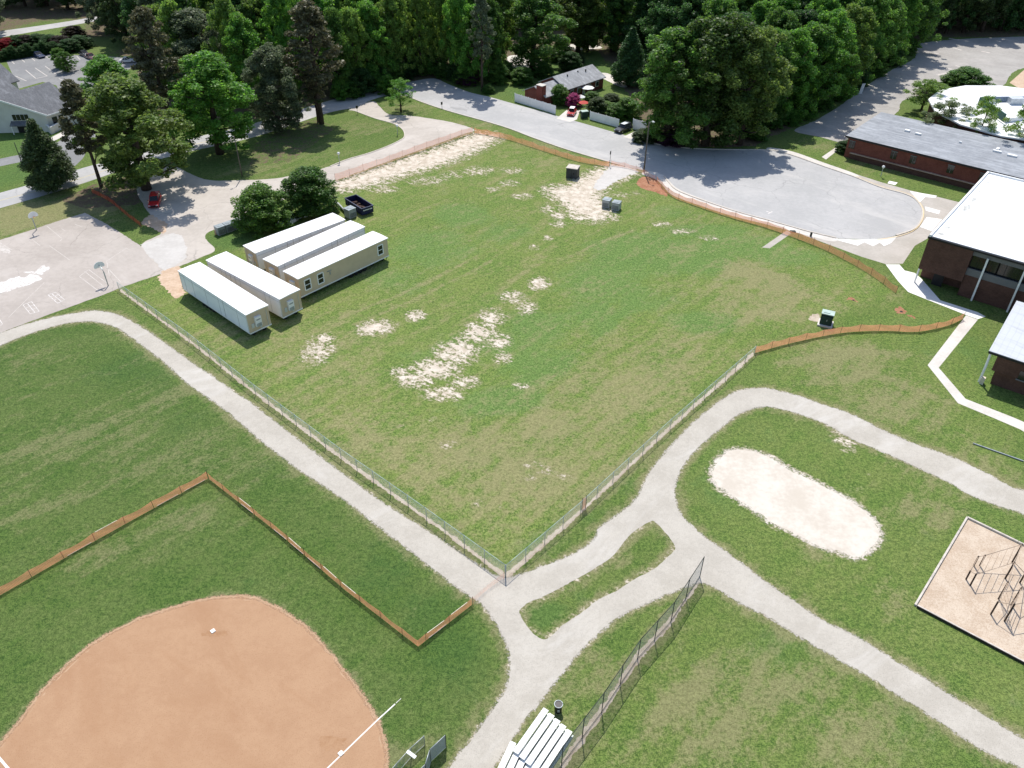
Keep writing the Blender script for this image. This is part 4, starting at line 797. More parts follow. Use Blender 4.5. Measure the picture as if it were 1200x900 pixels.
# ------------------------------------------------------------------ roll-off dumpster
o, rz, s, L, W = frame((423.8,245.2), (401.6,231), (435.9,239.2), 1.55)
W = 2.5; L = 6.2
t = thing('roll_off_dumpster', 'open navy blue roll-off dumpster on the grass behind the trailers', 'dumpster', o, rz)
b = MB()
for y in (.05, W - .05): b.box((L / 2, s * y, .95), (L, .1, 1.3))
for x in (.05, L - .05): b.box((x, s * W / 2, .95), (.1, W - .21, 1.3))
b.build('body', M['navy'], t)
b = MB(); b.box((L / 2, s * W / 2, .4), (L - .2, W - .2, .12)); b.build('floor', M['dump_in'], t)
b = MB()
for y in (-.02, W + .02): b.box((L / 2, s * y, 1.63), (L + .16, .16, .12))
for x in (-.02, L + .02): b.box((x, s * W / 2, 1.632), (.16, W - .12, .12))
b.build('rim', M['navy_rim'], t)
b = MB()
for i in range(8): b.box((.4 + i * (L - .8) / 7, -s * .05, .9), (.12, .1, 1.2)); b.box((.4 + i * (L - .8) / 7, s * (W + .05), .9), (.12, .1, 1.2))
b.build('side_rib', M['navy'], t)
b = MB()
for i, w_ in enumerate((.25, .18, .3, .16, .22, .28)): b.box((-.012, s * (.45 + i * .33), 1.15), (.03, w_, .2))
b.build('end_lettering', M['white_paint'], t)
b = MB()
for i in range(14): b.box((.6 + random.random() * (L - 1.2), s * (.4 + random.random() * (W - .8)), .6 + random.random() * .2), (random.uniform(.3, 1.2), random.uniform(.1, .5), .15), random.random() * 3)
b.build('debris', M['dump_in'], t)

# ------------------------------------------------------------------ vehicles
def car(p, rz, paint_, label, name='parked_car', suv=True, simple=False, L=4.7, W=1.85, H=1.72, group=None):
    t = thing(name, label, 'car', p, rz, group)
    hb = .95 if suv else .85
    prof = [(-L/2, .42), (-L/2 + .02, hb - .1), (-L/2 + .25, hb), (L*.17, hb + .02), (L/2 - .25, hb - .12), (L/2, hb - .32), (L/2, .4), (L/2 - .1, .28), (-L/2 + .1, .28)]
    b = MB(); n = len(prof); vs = []
    for y, k in ((-W/2, .97), (-W/2 + .09, 1), (W/2 - .09, 1), (W/2, .97)): vs += [(x * k, y, z if 0 < abs(y) < W/2 - .01 or z < .6 else z - .06) for x, z in prof]
    fs = [tuple(range(n)), tuple(3 * n + i for i in range(n))[::-1]] + [(r * n + i, r * n + (i + 1) % n, (r + 1) * n + (i + 1) % n, (r + 1) * n + i) for r in range(3) for i in range(n)]
    b.add(vs, fs); b.build('body', paint_, t, smooth=False)
    # cabin: glass house and roof
    xr, xf = (-L/2 + .18, L * .17) if suv else (-L/2 + .75, L * .15); tr, tf = (xr + .3, xf - .72) if suv else (xr + .65, xf - .8)
    b = MB(); w0, w1 = W/2 - .1, W/2 - .26; z0, z1 = hb - .03, H - .08
    b.add([(xr, -w0, z0), (xf, -w0, z0), (xf, w0, z0), (xr, w0, z0), (tr, -w1, z1), (tf, -w1, z1), (tf, w1, z1), (tr, w1, z1)], [(3, 2, 1, 0), (4, 5, 6, 7), (0, 1, 5, 4), (1, 2, 6, 5), (2, 3, 7, 6), (3, 0, 4, 7)]); b.build('windows', M['glass'], t)
    b = MB(); b.box(((tr + tf) / 2, 0, H - .05), (tf - tr + .1, w1 * 2 + .06, .1))
    for sx, tx in ((xr, tr), (xf, tf), (xr * .45 + xf * .55 - .3, tr * .45 + tf * .55)):
        for sy in (-1, 1): b.bar((sx, sy * w0, z0), (tx, sy * (w1 + .02), z1), .09, .09)
    b.build('roof', paint_, t, bevel=.02)
    for x in (-L * .29, L * .31):
        for sy in (-1, 1):
            w_ = MB(); y = sy * (W/2 - .1); w_.tube([(x, y - .11, .34), (x, y + .11, .34)], .34, 14); wo = w_.build('wheel', M['tyre'], t)
            k = MB(); k.tube([(x, y + sy * .1, .34), (x, y + sy * .13, .34)], .2, 10); k.build('rim', M['chrome'], wo)
    if not simple:
        for sy in (-1, 1):
            b = MB(); b.box((L/2 - .06, sy * (W/2 - .3), hb - .26), (.14, .36, .16)); b.build('headlight', M['lamp_glass'], t, bevel=.03)
            b = MB(); b.box((xf - .25, sy * (W/2 + .08), hb + .1), (.14, .18, .13)); b.build('wing_mirror', paint_, t, bevel=.02)
        b = MB(); b.box((L/2 - .01, 0, hb - .3), (.06, W * .5, .18)); b.box((L/2 - .005, 0, .48), (.1, W * .9, .14)); b.build('front_grille', M['black'], t)
    return t
def vdir(a, b_): d = at(*b_) - at(*a); return math.atan2(d.y, d.x)
car(at(182.5, 239), vdir((187,222), (178.5,247)), M['car_red'], 'red sport utility vehicle parked in tree shade at the edge of the lot', L=4.9, W=1.95, H=1.8)
t = car(at(730, 153.5), vdir((746,146), (722,156)), M['car_black'], 'black sport utility vehicle parked by the white fence on the far street', L=4.9, W=1.95, H=1.75)
b = MB(); b.box((-.4, 0, 1.765), (1.7, 1.1, .03)); b.build('roof_panel', M['pale_metal'], t)
t = car(at(670, 134), vdir((676,126), (668,138)), M['car_red'], 'small red car with a white roof in the house driveway under pink blossom', L=3.9, W=1.8, H=1.6, suv=False)
b = MB(); b.box((-.35, 0, 1.615), (1.7, 1.15, .03)); b.build('roof_panel', M['white_paint'], t)
for px, d, mt, lb in (((46,67), ((46,67),(60,72)), 'car_blue', 'dark blue car parked at the far side of the church parking lot'), ((100,65.5), ((100,65),(110,69)), 'car_black', 'black car under the trees along the far lot edge'), ((107.5,69), ((100,65),(110,69)), 'car_maroon', 'maroon car parked at the far edge of the church lot'), ((118,76.5), ((110,72),(124,75)), 'car_white', 'white car half hidden behind the bright green tree crown'), ((150,73), ((140,72),(160,71)), 'car_white', 'white car parked beside the dark pine at the lot corner')):
    car(at(*px), vdir(*d), M[mt], lb, simple=True, suv=False, H=1.5, L=4.5)

# ------------------------------------------------------------------ basketball hoops
def hoop(basepx, facepx, label, h=3.05):
    p = at(*basepx); q = at(*facepx); rz = math.atan2(q.y - p.y, q.x - p.x)
    t = thing('basketball_hoop', label, 'basketball hoop', p, rz, 'basketball hoops on the court')
    b = MB(); b.tube([(0, 0, -.05), (0, 0, 2.55), (.15, 0, 2.9), (1.1, 0, 3.35)], .09, 8); b.build('pole', M['galv'], t, smooth=True)
    b = MB(); n = 14; pts = [(-.8, 2.95), (.8, 2.95)] + [(.85 * math.cos(a), 3.2 + .75 * math.sin(a)) for a in [math.pi * k / n for k in range(n + 1)]]
    m_ = len(pts); b.add([(1.15, y, z) for y, z in pts] + [(1.2, y, z) for y, z in pts], [tuple(range(m_)), tuple(range(m_, 2 * m_))[::-1]] + [(i, (i + 1) % m_, m_ + (i + 1) % m_, m_ + i) for i in range(m_)]); b.build('backboard', M['white_lamp'], t)
    b = MB(); b.tube([(1.45 + .23 * math.cos(a), .23 * math.sin(a), 3.05) for a in [2 * math.pi * k / 16 for k in range(17)]], .02, 5); b.bar((1.2, 0, 3.05), (1.25, 0, 3.05), .1); b.build('rim', M['orange'], t)
    return t
hoop((43,269.5), (127,335), 'basketball hoop with a bright white fan backboard near the court upper edge')
hoop((127,335), (43,269.5), 'basketball hoop with a grey backboard on the court corner by the fence')

# ------------------------------------------------------------------ poles
def pole(px, h, label, name='light_pole', r=.11, lamp=None, mat='wood_pole'):
    p = at(*px); t = thing(name, label, 'pole', p); b = MB(); b.tube([(0, 0, -.1), (0, 0, h * .5), (0, 0, h)], [r * 1.25, r, r * .8], 8); b.build('shaft', M[mat], t, smooth=True)
    if lamp:
        b = MB(); b.tube([(0, 0, h - .3), (lamp[0] * .5, lamp[1] * .5, h + .2), (lamp[0], lamp[1], h + .25)], .05, 6); b.build('lamp_arm', M['galv'], t, smooth=True)
        b = MB(); b.tube([(lamp[0] * .85, lamp[1] * .85, h + .22), (lamp[0] * 1.3, lamp[1] * 1.3, h + .2)], [.2, .14], 8); b.build('lamp_head', M['white_lamp'], t, smooth=True)
    return t
pole((284,207), 8.6, 'slim light pole on the lawn island above the round bushes', lamp=(-.6, -.8))
pole((754.5,201), 10.6, 'tall street light pole at the driveway mouth beside the tree shadow', r=.14, lamp=(.7, -.6), mat='wood_pole')
pole((27.5,196), 5.4, 'dark pole on the grass strip between church and conical evergreen', r=.09, mat='dark_post')
def sign_post(px, h, label, face=True, rz=0):
    p = at(*px); t = thing('sign_post', label, 'sign', p, rz); b = MB(); b.tube([(0, 0, -.05), (0, 0, h)], .045, 6); b.build('post', M['dark_post'], t)
    b = MB(); b.box((0, .05, h - .35), (.55, .03, .7)); b.build('sign_panel', M['dark_post'], t)
sign_post((714.5,194), 3.2, 'slim dark sign post at the corner of the sandy driveway and street', rz=R(60))
sign_post((419,133.5), 2.0, 'small sign post on the tip of the lawn island beside the street', rz=R(10))
sign_post((518,127), 1.6, 'small grey sign post on the verge near the small tree', rz=R(40))
for px, lb in (((398,191), 'white globe lamp post on the lawn island near the round bush'), ((466,158), 'white globe lamp post at the curved tip of the lawn island'), ((1032,207), 'white globe lamp post on the grass before the long brick building')):
    p = at(*px); t = thing('lamp_post', lb, 'lamp post', p, 0, 'globe lamp posts'); b = MB(); b.tube([(0, 0, -.05), (0, 0, 1.9)], .07, 7); b.build('post', M['galv'], t)
    b = MB(); b.tube([(0, 0, 1.85), (0, 0, 1.95), (0, 0, 2.15), (0, 0, 2.35), (0, 0, 2.43)], [.1, .24, .32, .24, .06], 10); b.build('globe', M['white_lamp'], t, smooth=True)

# ------------------------------------------------------------------ trash can and bleachers
p = at(654, 833); t = thing('trash_can', 'black trash barrel with a grey rim beside the bleachers', 'trash can', p)
b = MB(); b.tube([(0, 0, 0), (0, 0, .1), (0, 0, 1.05)], [.3, .33, .36], 16); b.build('barrel', M['black'], t)
b = MB(); b.tube([(.37 * math.cos(a), .37 * math.sin(a), 1.07) for a in [2 * math.pi * k / 18 for k in range(19)]], .045, 6); b.build('rim', M['galv'], t, smooth=True)
b = MB(); b.box((.0, -.36, .55), (.2, .03, .35)); b.build('label_plate', M['pale_metal'], t)
def bleacher(A, B, C, label, rows=5, L=None, short=0):
    # A near end of the highest plank, B its far end, C near end of the lowest plank
    a, b_, c = at(*A, 1.5), at(*B, 1.5), at(*C, .5); u = (b_ - a); u.z = 0; L = L or u.length; u.normalize(); n = Vector((-u.y, u.x, 0)); s = 1 if (c - a).dot(n) > 0 else -1
    rz = math.atan2(u.y, u.x); t = thing('bleachers', label, 'bleachers', (a.x, a.y, 0), rz, 'aluminium bleachers')
    run = .62; f = MB()
    for i in range(rows):
        z = 1.5 - i * .25; y = s * i * run
        b = MB(); b.box((L / 2, y, z), (L, .53, .05)); b.build('seat_plank', M['white_paint'], t)
        b = MB(); b.box((L / 2, y + s * .32, z - .42), (L, .2, .04)); b.build('foot_plank', M['galv'], t)
    for x in (.3, L / 2, L - .3):
        for i in range(rows): z = 1.5 - i * .25; y = s * i * run; f.bar((x, y, 0), (x, y, z - .03), .06)
        f.bar((x, 0, .06), (x, s * (rows - 1) * run, .06), .07); f.bar((x, 0, 1.15), (x, s * (rows - 1) * run, .2), .06)
    f.bar((.3, 0, .1), (L - .3, 0, 1.3), .05); f.build('frame', M['galv'], t)
    return t
bleacher((604,882), (640,831), (638,904), 'white five plank bleachers between gravel path and tall backstop fence', 5)
bleacher((574,928), (592,890), (606,948), 'second white bleachers mostly cut off by the lower photo edge', 5, L=4.6)

# ------------------------------------------------------------------ playground
b = MB(); mp = [at(*p) for p in MULCH]; org = mp[0]
t = thing('playground_border', 'pale timber border framing the square wood chip bed', 'border', org)
for i, (a, c) in enumerate(((mp[0], mp[1]), (mp[1], mp[2]))):
    b = MB(); a_, c_ = a - org, c - org; n = max(1, int((c_ - a_).length / 2.4))
    for k in range(n): b.bar(a_.lerp(c_, k / n) + Vector((0, 0, .11)), a_.lerp(c_, (k + .985) / n) + Vector((0, 0, .11)), .2, .22)
    b.build('timber', M['timber'], t)
b = MB(); b.bar(mp[0] - org + Vector((.15, -.1, .14)), mp[3] - org + Vector((0, 0, .14)), .16, .28); b.build('timber', M['timber'], t)
b = MB(); b.bar(mp[0] - org + Vector((.1, -.22, .17)), mp[3] - org + Vector((-.05, -.12, .17)), .1, .22); b.build('timber', M['dark_timber'], t)
PP = [((1132,679),(1136,670)), ((1137,686),(1143,674)), ((1141,663),(1144,653)), ((1148,663),(1153,652)), ((1178,678),(1187,660)), ((1186,659),(1198,638)), ((1170,702),(1180,683)), ((1161,720),(1171,706)), ((1177,728),(1190,709)), ((1185,709),(1197,690)), ((1195,683),(1200,675)), ((1204,700),(1214,680)), ((1212,722),(1224,700)), ((1222,676),(1232,655))]
HS = [1.35, 1.8, 1.5, 1.7, 2.6, 2.9, 2.7, 2.0, 2.7, 2.7, 1.5, 2.6, 2.7, 2.7]
B_ = [at(*q[0]) for q in PP]; org = B_[1]
t = thing('climbing_frame', 'dark pipe climbing frame with ladders and bars on the wood chip bed', 'climbing frame', org)
T_ = []
for p, h in zip(B_, HS):
    b = MB(); q = p - org; b.tube([(q.x, q.y, -.05), (q.x, q.y, h)], .085, 7); b.build('post', M['rust_dark'], t, smooth=True); T_.append(q + Vector((0, 0, h)))
for i, j in ((0, 1), (2, 3), (0, 2), (1, 3), (1, 4), (3, 5), (4, 5), (4, 6), (6, 7), (6, 8), (8, 9), (7, 8), (9, 10), (4, 10), (9, 11), (8, 12), (11, 12), (5, 13), (11, 13)):
    b = MB(); dz = Vector((0, 0, -.05)); b.tube([T_[i] + dz, T_[j] + dz], .035, 6); b.build('crossbar', M['tan_pipe'], t, smooth=True)
b = MB()
for k in range(1, 5):
    a = T_[1].lerp(T_[4], k / 5); c = T_[3].lerp(T_[5], k / 5); b.tube([a - Vector((0, 0, .06)), c - Vector((0, 0, .06))], .025, 5)
for k in range(1, 4):
    for i, j in ((6, 8), (8, 9), (4, 6)):
        z = k / 4.5; a, c = T_[i].copy(), T_[j].copy(); a.z *= z; c.z *= z
        if (i, j) != (4, 6): b.tube([a, c], .025, 5)
b.build('ladder_rung', M['tan_pipe'], t, smooth=True)
b = MB(); q = at(1140, 520); q2 = at(1199, 541); o = q; b.bar((0, 0, .08), tuple(q2 - q + Vector((0, 0, .1))), .12, .14); ob = b.build('drain_curb', M['grey_metal']); ob.location = q; tag(ob, 'low dark drain kerb lying in the grass below the school footpath', 'kerb')

# ------------------------------------------------------------------ school buildings
def gbox(t, name, c, d, mat, **k): b = MB(); b.box(c, d); return b.build(name, M[mat], t, **k)
# big block with white flat roof
H1 = 8.4
o, rz, s, L, W = frame((1089,277), (1200,308.7), (1162,204), H1); W = 33.8; L = 34
t = thing('school_hall', 'tall brown brick school block with a white flat roof and glazed front', 'school building', o, rz)
Lb = 6.8
b = MB(); b.box((L / 2 + .1, s * (W / 2 + 1.4), H1 / 2 - .1), (L - .2, W - 2.8, H1 - .25)); b.build('wall', M['brick'], t)
b = MB(); b.box((Lb / 2, s * .72, (2.6 + H1 - .2) / 2), (Lb, 1.4, H1 - .2 - 2.6)); b.box((.1, s * 9, (2.6 + H1 - .2) / 2), (.3, 16, H1 - .2 - 2.6)); b.build('overhang', M['brick'], t)
b = MB(); b.box((L / 2, s * W / 2, H1 - .16), (L + .3, W + .3, .3)); b.build('roof_edge', M['black'], t)
b = MB(); b.box((L / 2, s * W / 2, H1 + .02), (L - .5, W - .5, .1)); rf = b.build('roof', M['membrane'], t)
b = MB(); b.box((.12, s * W / 2, H1 + .18), (.32, W + .2, .36)); b.box((L / 2 + .2, s * (W - .1), H1 + .18), (L, .32, .36)); b.build('parapet', M['white_paint'], t)
b = MB()
for i in range(1, 16): b.box((i * 2.1, s * W / 2, H1 + .075), (.035, W - 1, .02))
b.build('roof_seam', M['stain'], t)
for z, h_, mt, nm in ((H1 - .75, .95, 'spandrel', 'spandrel_panel'), (H1 - 4.05, 1.15, 'spandrel', 'spandrel_panel')):
    b = MB(); b.box(((Lb + L) / 2, s * .62, z), (L - Lb, .3, h_)); b.build(nm, M[mt], t)
for k in range(7):
    x0 = Lb + k * 4.0; b = MB(); b.box((x0 + 2.0, s * 1.0, H1 - 2.35), (3.8, .12, 2.3)); wn = b.build('window', M['glass'], t)
    q = MB()
    for i in range(5): q.box((x0 + .1 + i * .95, s * .93, H1 - 2.35), (.07, .06, 2.25))
    q.build('frame', M['black'], wn)
b = MB(); b.box(((Lb + L) / 2, s * .9, (H1 - 4.6) / 2), (L - Lb, .9, H1 - 4.65)); b.build('base_wall', M['brick'], t)
for k in range(5):
    b = MB(); b.box((Lb + 2.3 + k * 5.3, s * .05, (H1 - .9) / 2), (.26, .3, H1 - .9)); b.build('column', M['white_paint'], t)
b = MB(); b.tube([(.15, s * .15, 0), (.15, s * .15, 2.6)], .14, 8); b.build('column', M['white_paint'], t)
gbox(t, 'door', (3.2, s * 1.36, 1.1), (1.6, .1, 2.2), 'black')
gbox(t, 'wall_light', (2.0, s * 1.36, 2.35), (.3, .14, .2), 'white_lamp')
b = MB()
for x, y, sx, sy in ((1.3, 5, .5, .5), (1.5, 15, .5, 1.5), (1.5, 19.5, .35, 1.0), (1.3, 23.5, .25, .5), (1.4, 29, .35, .4), (1.2, 2, .7, .4)):
    b = MB(); b.prism([(x + sx * math.cos(a) * (1 + .3 * math.sin(3 * a)), s * (y + sy * math.sin(a) * (1 + .25 * math.cos(4 * a)))) for a in [2 * math.pi * i / 18 for i in range(18)]], H1 + .071, H1 + .075); b.build('roof_stain', M['stain'], t)
# lower block with ribbed pale roof
H2 = 5.1
o, rz2, s, L, W = frame((1160.8,411.7), (1200,424.2), (1200,355), H2); rz2 = R(-38)
t = thing('school_wing', 'low brown brick school wing with a ribbed pale metal roof', 'school building', o, rz2)
b = MB(); b.box((13.2, 8 + 1.2, H2 / 2 - .1), (23.6, 15, H2 - .25)); b.box((13, .7, (2.4 + H2 - .2) / 2), (24, 1.3, H2 - .2 - 2.4)); b.box((13.2, .95, 1.3), (23.4, .6, 2.6)); b.build('wall', M['brick'], t)
b = MB(); b.box((13, 8.2, H2 - .05), (26.4, 16.7, .3)); b.build('roof', M['seam_roof'], t)
gbox(t, 'roof_edge', (13, -.2, H2 - .12), (26.4, .1, .3), 'black')
for k in range(4):
    b = MB(); b.box((5.2 + k * 5, .06, 3.1), (2.0, .14, 1.3)); wn = b.build('window', M['glass'], t); q = MB(); q.box((5.2 + k * 5, -.02, 2.35), (2.3, .2, .14)); q.box((5.2 + k * 5, -.01, 3.1), (.08, .1, 1.2)); q.build('sill', M['spandrel'], wn)
b = MB(); b.tube([(.2, .1, 0), (.2, .1, 2.6), (.1, .3, 4.7)], .16, 7); b.build('downpipe', M['white_paint'], t)
gbox(t, 'meter_box', (.55, -.1, .5), (.5, .6, 1.0), 'lath')
# long brick range with grey roof
H3 = 4.6
o, rz3, s, L, W = frame((992,159.6), (1162,201), (1035,132.7), H3); L = 52; W = 20.4
t = thing('school_range', 'long low red brick school range with a weathered grey roof', 'school building', o, rz3)
b = MB(); b.box((L / 2, s * W / 2, H3 / 2 - .1), (L - .8, W - .8, H3 - .25)); b.build('wall', M['red_brick'], t)
b = MB(); b.box((L / 2, s * W / 2, H3), (L + .3, W + .3, .28)); b.build('roof', M['grey_roof'], t)
gbox(t, 'roof_edge', (L / 2, -s * .18, H3 - .03), (L + .35, .1, .4), 'black')
b = MB(); b.box((L / 2 + .6, s * .12, 1.28), (L - 2, .6, .1)); b.build('ledge', M['pink_earth'], t)
b = MB(); b.box((L / 2 + .6, s * .25, .6), (L - 2.2, .4, 1.2)); b.build('base_wall', M['brick'], t)
for k, x in enumerate((1.5, 10.6, 14.6, 22.2, 28.4, 35, 41)):
    b = MB(); b.box((x, s * .37, 3.0), (1.25, .14, 1.7)); wn = b.build('window', M['glass'], t); q = MB(); q.box((x, s * .28, 3.8), (1.35, .12, .16)); q.box((x, s * .29, 3.0), (.08, .08, 1.6)); q.build('frame', M['spandrel'], wn)
b = MB()
for x, y, w_, d in ((9, 11.5, 1.0, .8), (11.5, 11, 1.2, .6), (27.5, 11.5, 1.6, .6), (30.5, 11, 1.8, .8), (27.2, 13, .6, 1.2), (45, 10, 1, .8), (20, 12, .5, .4)):
    b = MB(); b.box((x, s * y, H3 + .3), (w_, d, .35)); b.build('roof_vent', M['white_paint'], t)
# round hall with white roof
ctr = at(1199, 131, 5.0); Rr = 20.5
t = thing('round_hall', 'round school hall with a bright white roof and green screen well', 'school building', (ctr.x, ctr.y, 0), 0)
n = 14; b = MB(); b.prism([(Rr * math.cos(2 * math.pi * k / n) * .97, Rr * .97 * math.sin(2 * math.pi * k / n)) for k in range(n)], 0, 4.7); b.build('wall', M['brick'], t)
b = MB(); ring = [(Rr * math.cos(2 * math.pi * k / n), Rr * math.sin(2 * math.pi * k / n)) for k in range(n)]
b.add([(x, y, 4.7) for x, y in ring] + [(x, y, 5.0) for x, y in ring] + [(x * .35, y * .35, 5.2) for x, y in ring], [(i, (i + 1) % n, n + (i + 1) % n, n + i) for i in range(n)] + [(n + i, n + (i + 1) % n, 2 * n + (i + 1) % n, 2 * n + i) for i in range(n)] + [tuple(range(2 * n, 3 * n))]); b.build('roof', M['white_roof'], t)
q0, q1, q2 = at(1149,114,7.2), at(1179,134,7.2), at(1215,113,7.2)
loc = lambda p: Vector((p.x - ctr.x, p.y - ctr.y, 0))
b = MB(); a, c, e = loc(q0), loc(q1), loc(q2)
b.bar(a + Vector((0, 0, 6.4)), c + Vector((0, 0, 6.4)), .3, 1.7); b.build('screen_wall', M['green_wall'], t)
b = MB(); b.bar(a + Vector((.2, .1, 6.4)), e + Vector((0, 0, 6.4)), .3, 1.7); b.build('screen_wall', M['blue_grey'], t)
b = MB(); b.prism([(a.x + .5, a.y - .6), (c.x + .6, c.y + .4), (e.x, e.y - 8), (e.x, e.y - .5)], 5.2, 6.1); b.build('well_floor', M['membrane'], t)
d = loc(at(1191,117,7)); gbox(t, 'roof_unit', (d.x, d.y, 6.8), (3.2, 1.6, 1.4), 'pale_metal'); d = loc(at(1163,116,7)); gbox(t, 'roof_unit', (d.x, d.y, 6.4), (1.6, 1.0, .7), 'white_paint')

# ------------------------------------------------------------------ brick house by the street
o, rz, s, L, W = frame((664,102.5), (708,88), (651,91), 3.3); L, W = 15, 9.0
t = thing('brick_house', 'small red brick house with a pale grey gable roof and brick chimney', 'house', o, rz)
s = 1
def gable(t, x0, x1, y0, y1, he, hr, over=.5, roofm='house_roof', wallm='house_brick'):
    ym = (y0 + y1) / 2; b = MB(); b.box(((x0 + x1) / 2, ym, he / 2), (x1 - x0, y1 - y0, he))
    for x in (x0 + .01, x1 - .01): pass
    b.add([(x0, y0, he), (x0, y1, he), (x0, ym, hr - .15), (x1, y0, he), (x1, y1, he), (x1, ym, hr - .15)], [(0, 1, 2), (5, 4, 3), (0, 2, 5, 3), (2, 1, 4, 5)]); b.build('wall', M[wallm], t)
    k = (hr - he) / (ym - y0); b = MB()
    ya, za = y0 - over, he - over * k
    for yy, sg in ((ya, 1), (y1 + over, -1)):
        b.add([(x0 - over, yy, za), (x1 + over, yy, za), (x1 + over, ym, hr), (x0 - over, ym, hr), (x0 - over, yy, za + .18), (x1 + over, yy, za + .18), (x1 + over, ym, hr + .18), (x0 - over, ym, hr + .18)], [(3, 2, 1, 0), (4, 5, 6, 7), (0, 1, 5, 4), (1, 2, 6, 5), (2, 3, 7, 6), (3, 0, 4, 7)])
    return b.build('roof', M[roofm], t)
r1 = gable(t, 0, L, 0, W, 2.9, 5.0)
b = MB()
for x, y in ((4, 3.3), (8.5, 3.6), (11, 3.0)): b = MB(); b.box((x, y, 4.6), (.25, .25, .9)); b.build('roof_vent', M['grey_box'], t)
r2 = gable(t, -7.5, -.2, .4, 7.6, 2.6, 4.3)
ch = at(626.5, 112); l = Matrix.Rotation(-rz, 3, 'Z') @ (ch - o); gbox(t, 'chimney', (-7.9, 1.6, 2.6), (1.5, 1.9, 5.2), 'house_brick'); gbox(t, 'chimney_cap', (-7.9, 1.6, 5.25), (1.7, 2.1, .14), 'concrete')
for x in (2.2, 5, 9.2, 12.4):
    b = MB(); b.box((x, -.04, 1.6), (1.3, .1, 1.3)); f_ = b.build('window', M['white_paint'], t); q = MB(); q.box((x, -.1, 1.6), (1.1, .06, 1.1)); q.build('pane', M['glass'], f_)
gbox(t, 'door', (7.0, -.05, 1.05), (1.0, .12, 2.1), 'white_paint')
# white board fences in front of it
def board_fence(A, B, h, label, mat='white_paint'):
    a, c = at(*A), at(*B); d = c - a; t = thing('board_fence', label, 'fence', a, math.atan2(d.y, d.x), 'white board fences by the house'); L = d.length
    b = MB(); n = int(L / .2)
    for i in range(n): b.box(((i + .5) * L / n, 0, h / 2), (L / n * .94, .04, h + .03 * math.sin(i * 1.7)))
    b.build('boards', M[mat], t); b = MB(); b.box((L / 2, .05, h * .8), (L, .05, .1)); b.box((L / 2, .05, h * .25), (L, .05, .1)); b.build('rail', M[mat], t)
    for k in range(int(L / 2.4) + 1): q = MB(); q.box((min(L, k * 2.4), .1, h / 2 + .05), (.12, .12, h + .1)); q.build('post', M[mat], t)
board_fence((603,119), (651,134), 2.1, 'white board fence on the street side of the brick house chimney')
board_fence((691,140), (725,149.5), 2.0, 'white board fence between the house driveway and the black vehicle')
board_fence((741,151), (757,155), 2.4, 'short pale board fence under the big oak beside the black vehicle')
def parasol(px, label, mat, r=1.5, h=2.5):
    p = at(*px); t = thing('parasol', label, 'parasol', p, 0, 'parasols in the house garden'); b = MB(); b.tube([(0, 0, 0), (0, 0, h)], .03, 6); b.build('pole', M['galv'], t)
    b = MB(); n = 8; b.add([(0, 0, h + .1)] + [(r * math.cos(2 * math.pi * k / n), r * math.sin(2 * math.pi * k / n), h - .45) for k in range(n)], [(0, 1 + k, 1 + (k + 1) % n) for k in range(n)]); b.build('canopy', M[mat], t)
parasol((644,119), 'white parasol nearest the brick chimney', 'fabric_white', 1.7); parasol((688,112), 'white parasol by the house windows', 'fabric_white', 1.8); parasol((680,123), 'pale parasol above the garden beside the pink blossom', 'fabric_white', 1.2); parasol((683.5,130), 'red parasol beside the green bin', 'fabric_red', 1.3)
p = at(684.5, 138); t = thing('green_bin', 'dark green bin with a pale lid in the house driveway', 'bin', p, R(20)); b = MB(); b.box((0, 0, .85), (1.6, 1.2, 1.5)); b.build('body', M['green_box'], t, bevel=.05); b = MB(); b.box((0, 0, 1.66), (1.7, 1.3, .12)); b.build('lid', M['green_lid'], t)

# ------------------------------------------------------------------ church and its annex
e1, e2 = at(53, 134.4, 4.0), at(78, 127, 4.0); Rf = at(57, 97.5, 8.0)
u = e2 - e1; rz = math.atan2(u.y, u.x); u_ = u.normalized()
A1 = Vector((-10, -.9, 4.0)); B1 = Rf - e1                 # ridge ends, from the eave corner
E1, E2 = Vector((0, 0, 0)), u + u_ * 2.2; F1 = Vector((2 * A1.x, 2 * A1.y, 0)); F2 = Vector((2 * B1.x - E2.x, 2 * B1.y - E2.y, 0))
t = thing('church_hall', 'pale church hall with a steep grey shingle roof and dark entrance awning', 'church', (e1.x, e1.y, 0))
dz = lambda p, z: Vector((p.x, p.y, z))
b = MB(); c0 = [E1, E2, F2, F1]; b.add([dz(p, 0) for p in c0] + [dz(p, 3.9) for p in c0] + [dz(A1, 7.85), dz(B1, 7.85)], [(0, 1, 5, 4), (2, 3, 7, 6), (0, 4, 8, 7, 3), (1, 2, 6, 9, 5), (4, 5, 9, 8), (6, 7, 8, 9), (3, 2, 1, 0)]); b.build('wall', M['cream_wall'], t)
b = MB(); fo = (A1.xy.to_3d().normalized().cross(Vector((0, 0, 1)))) * .5
if fo.dot(u_) > 0: fo = -fo
for p, q in ((E1, E2), (F1, F2)):
    o1 = (p - dz(A1, 0)).normalized() * .6; vs = [dz(p + fo + o1, 3.78), dz(q - fo + o1, 3.78), dz(B1 - fo, 8.0), dz(A1 + fo, 8.0)]
    b.add(vs + [v + Vector((0, 0, .22)) for v in vs], [(3, 2, 1, 0), (4, 5, 6, 7), (0, 1, 5, 4), (1, 2, 6, 5), (2, 3, 7, 6), (3, 0, 4, 7)])
b.build('roof', M['shingle'], t)
b = MB(); o1 = (E1 - dz(A1, 0)).normalized() * .6
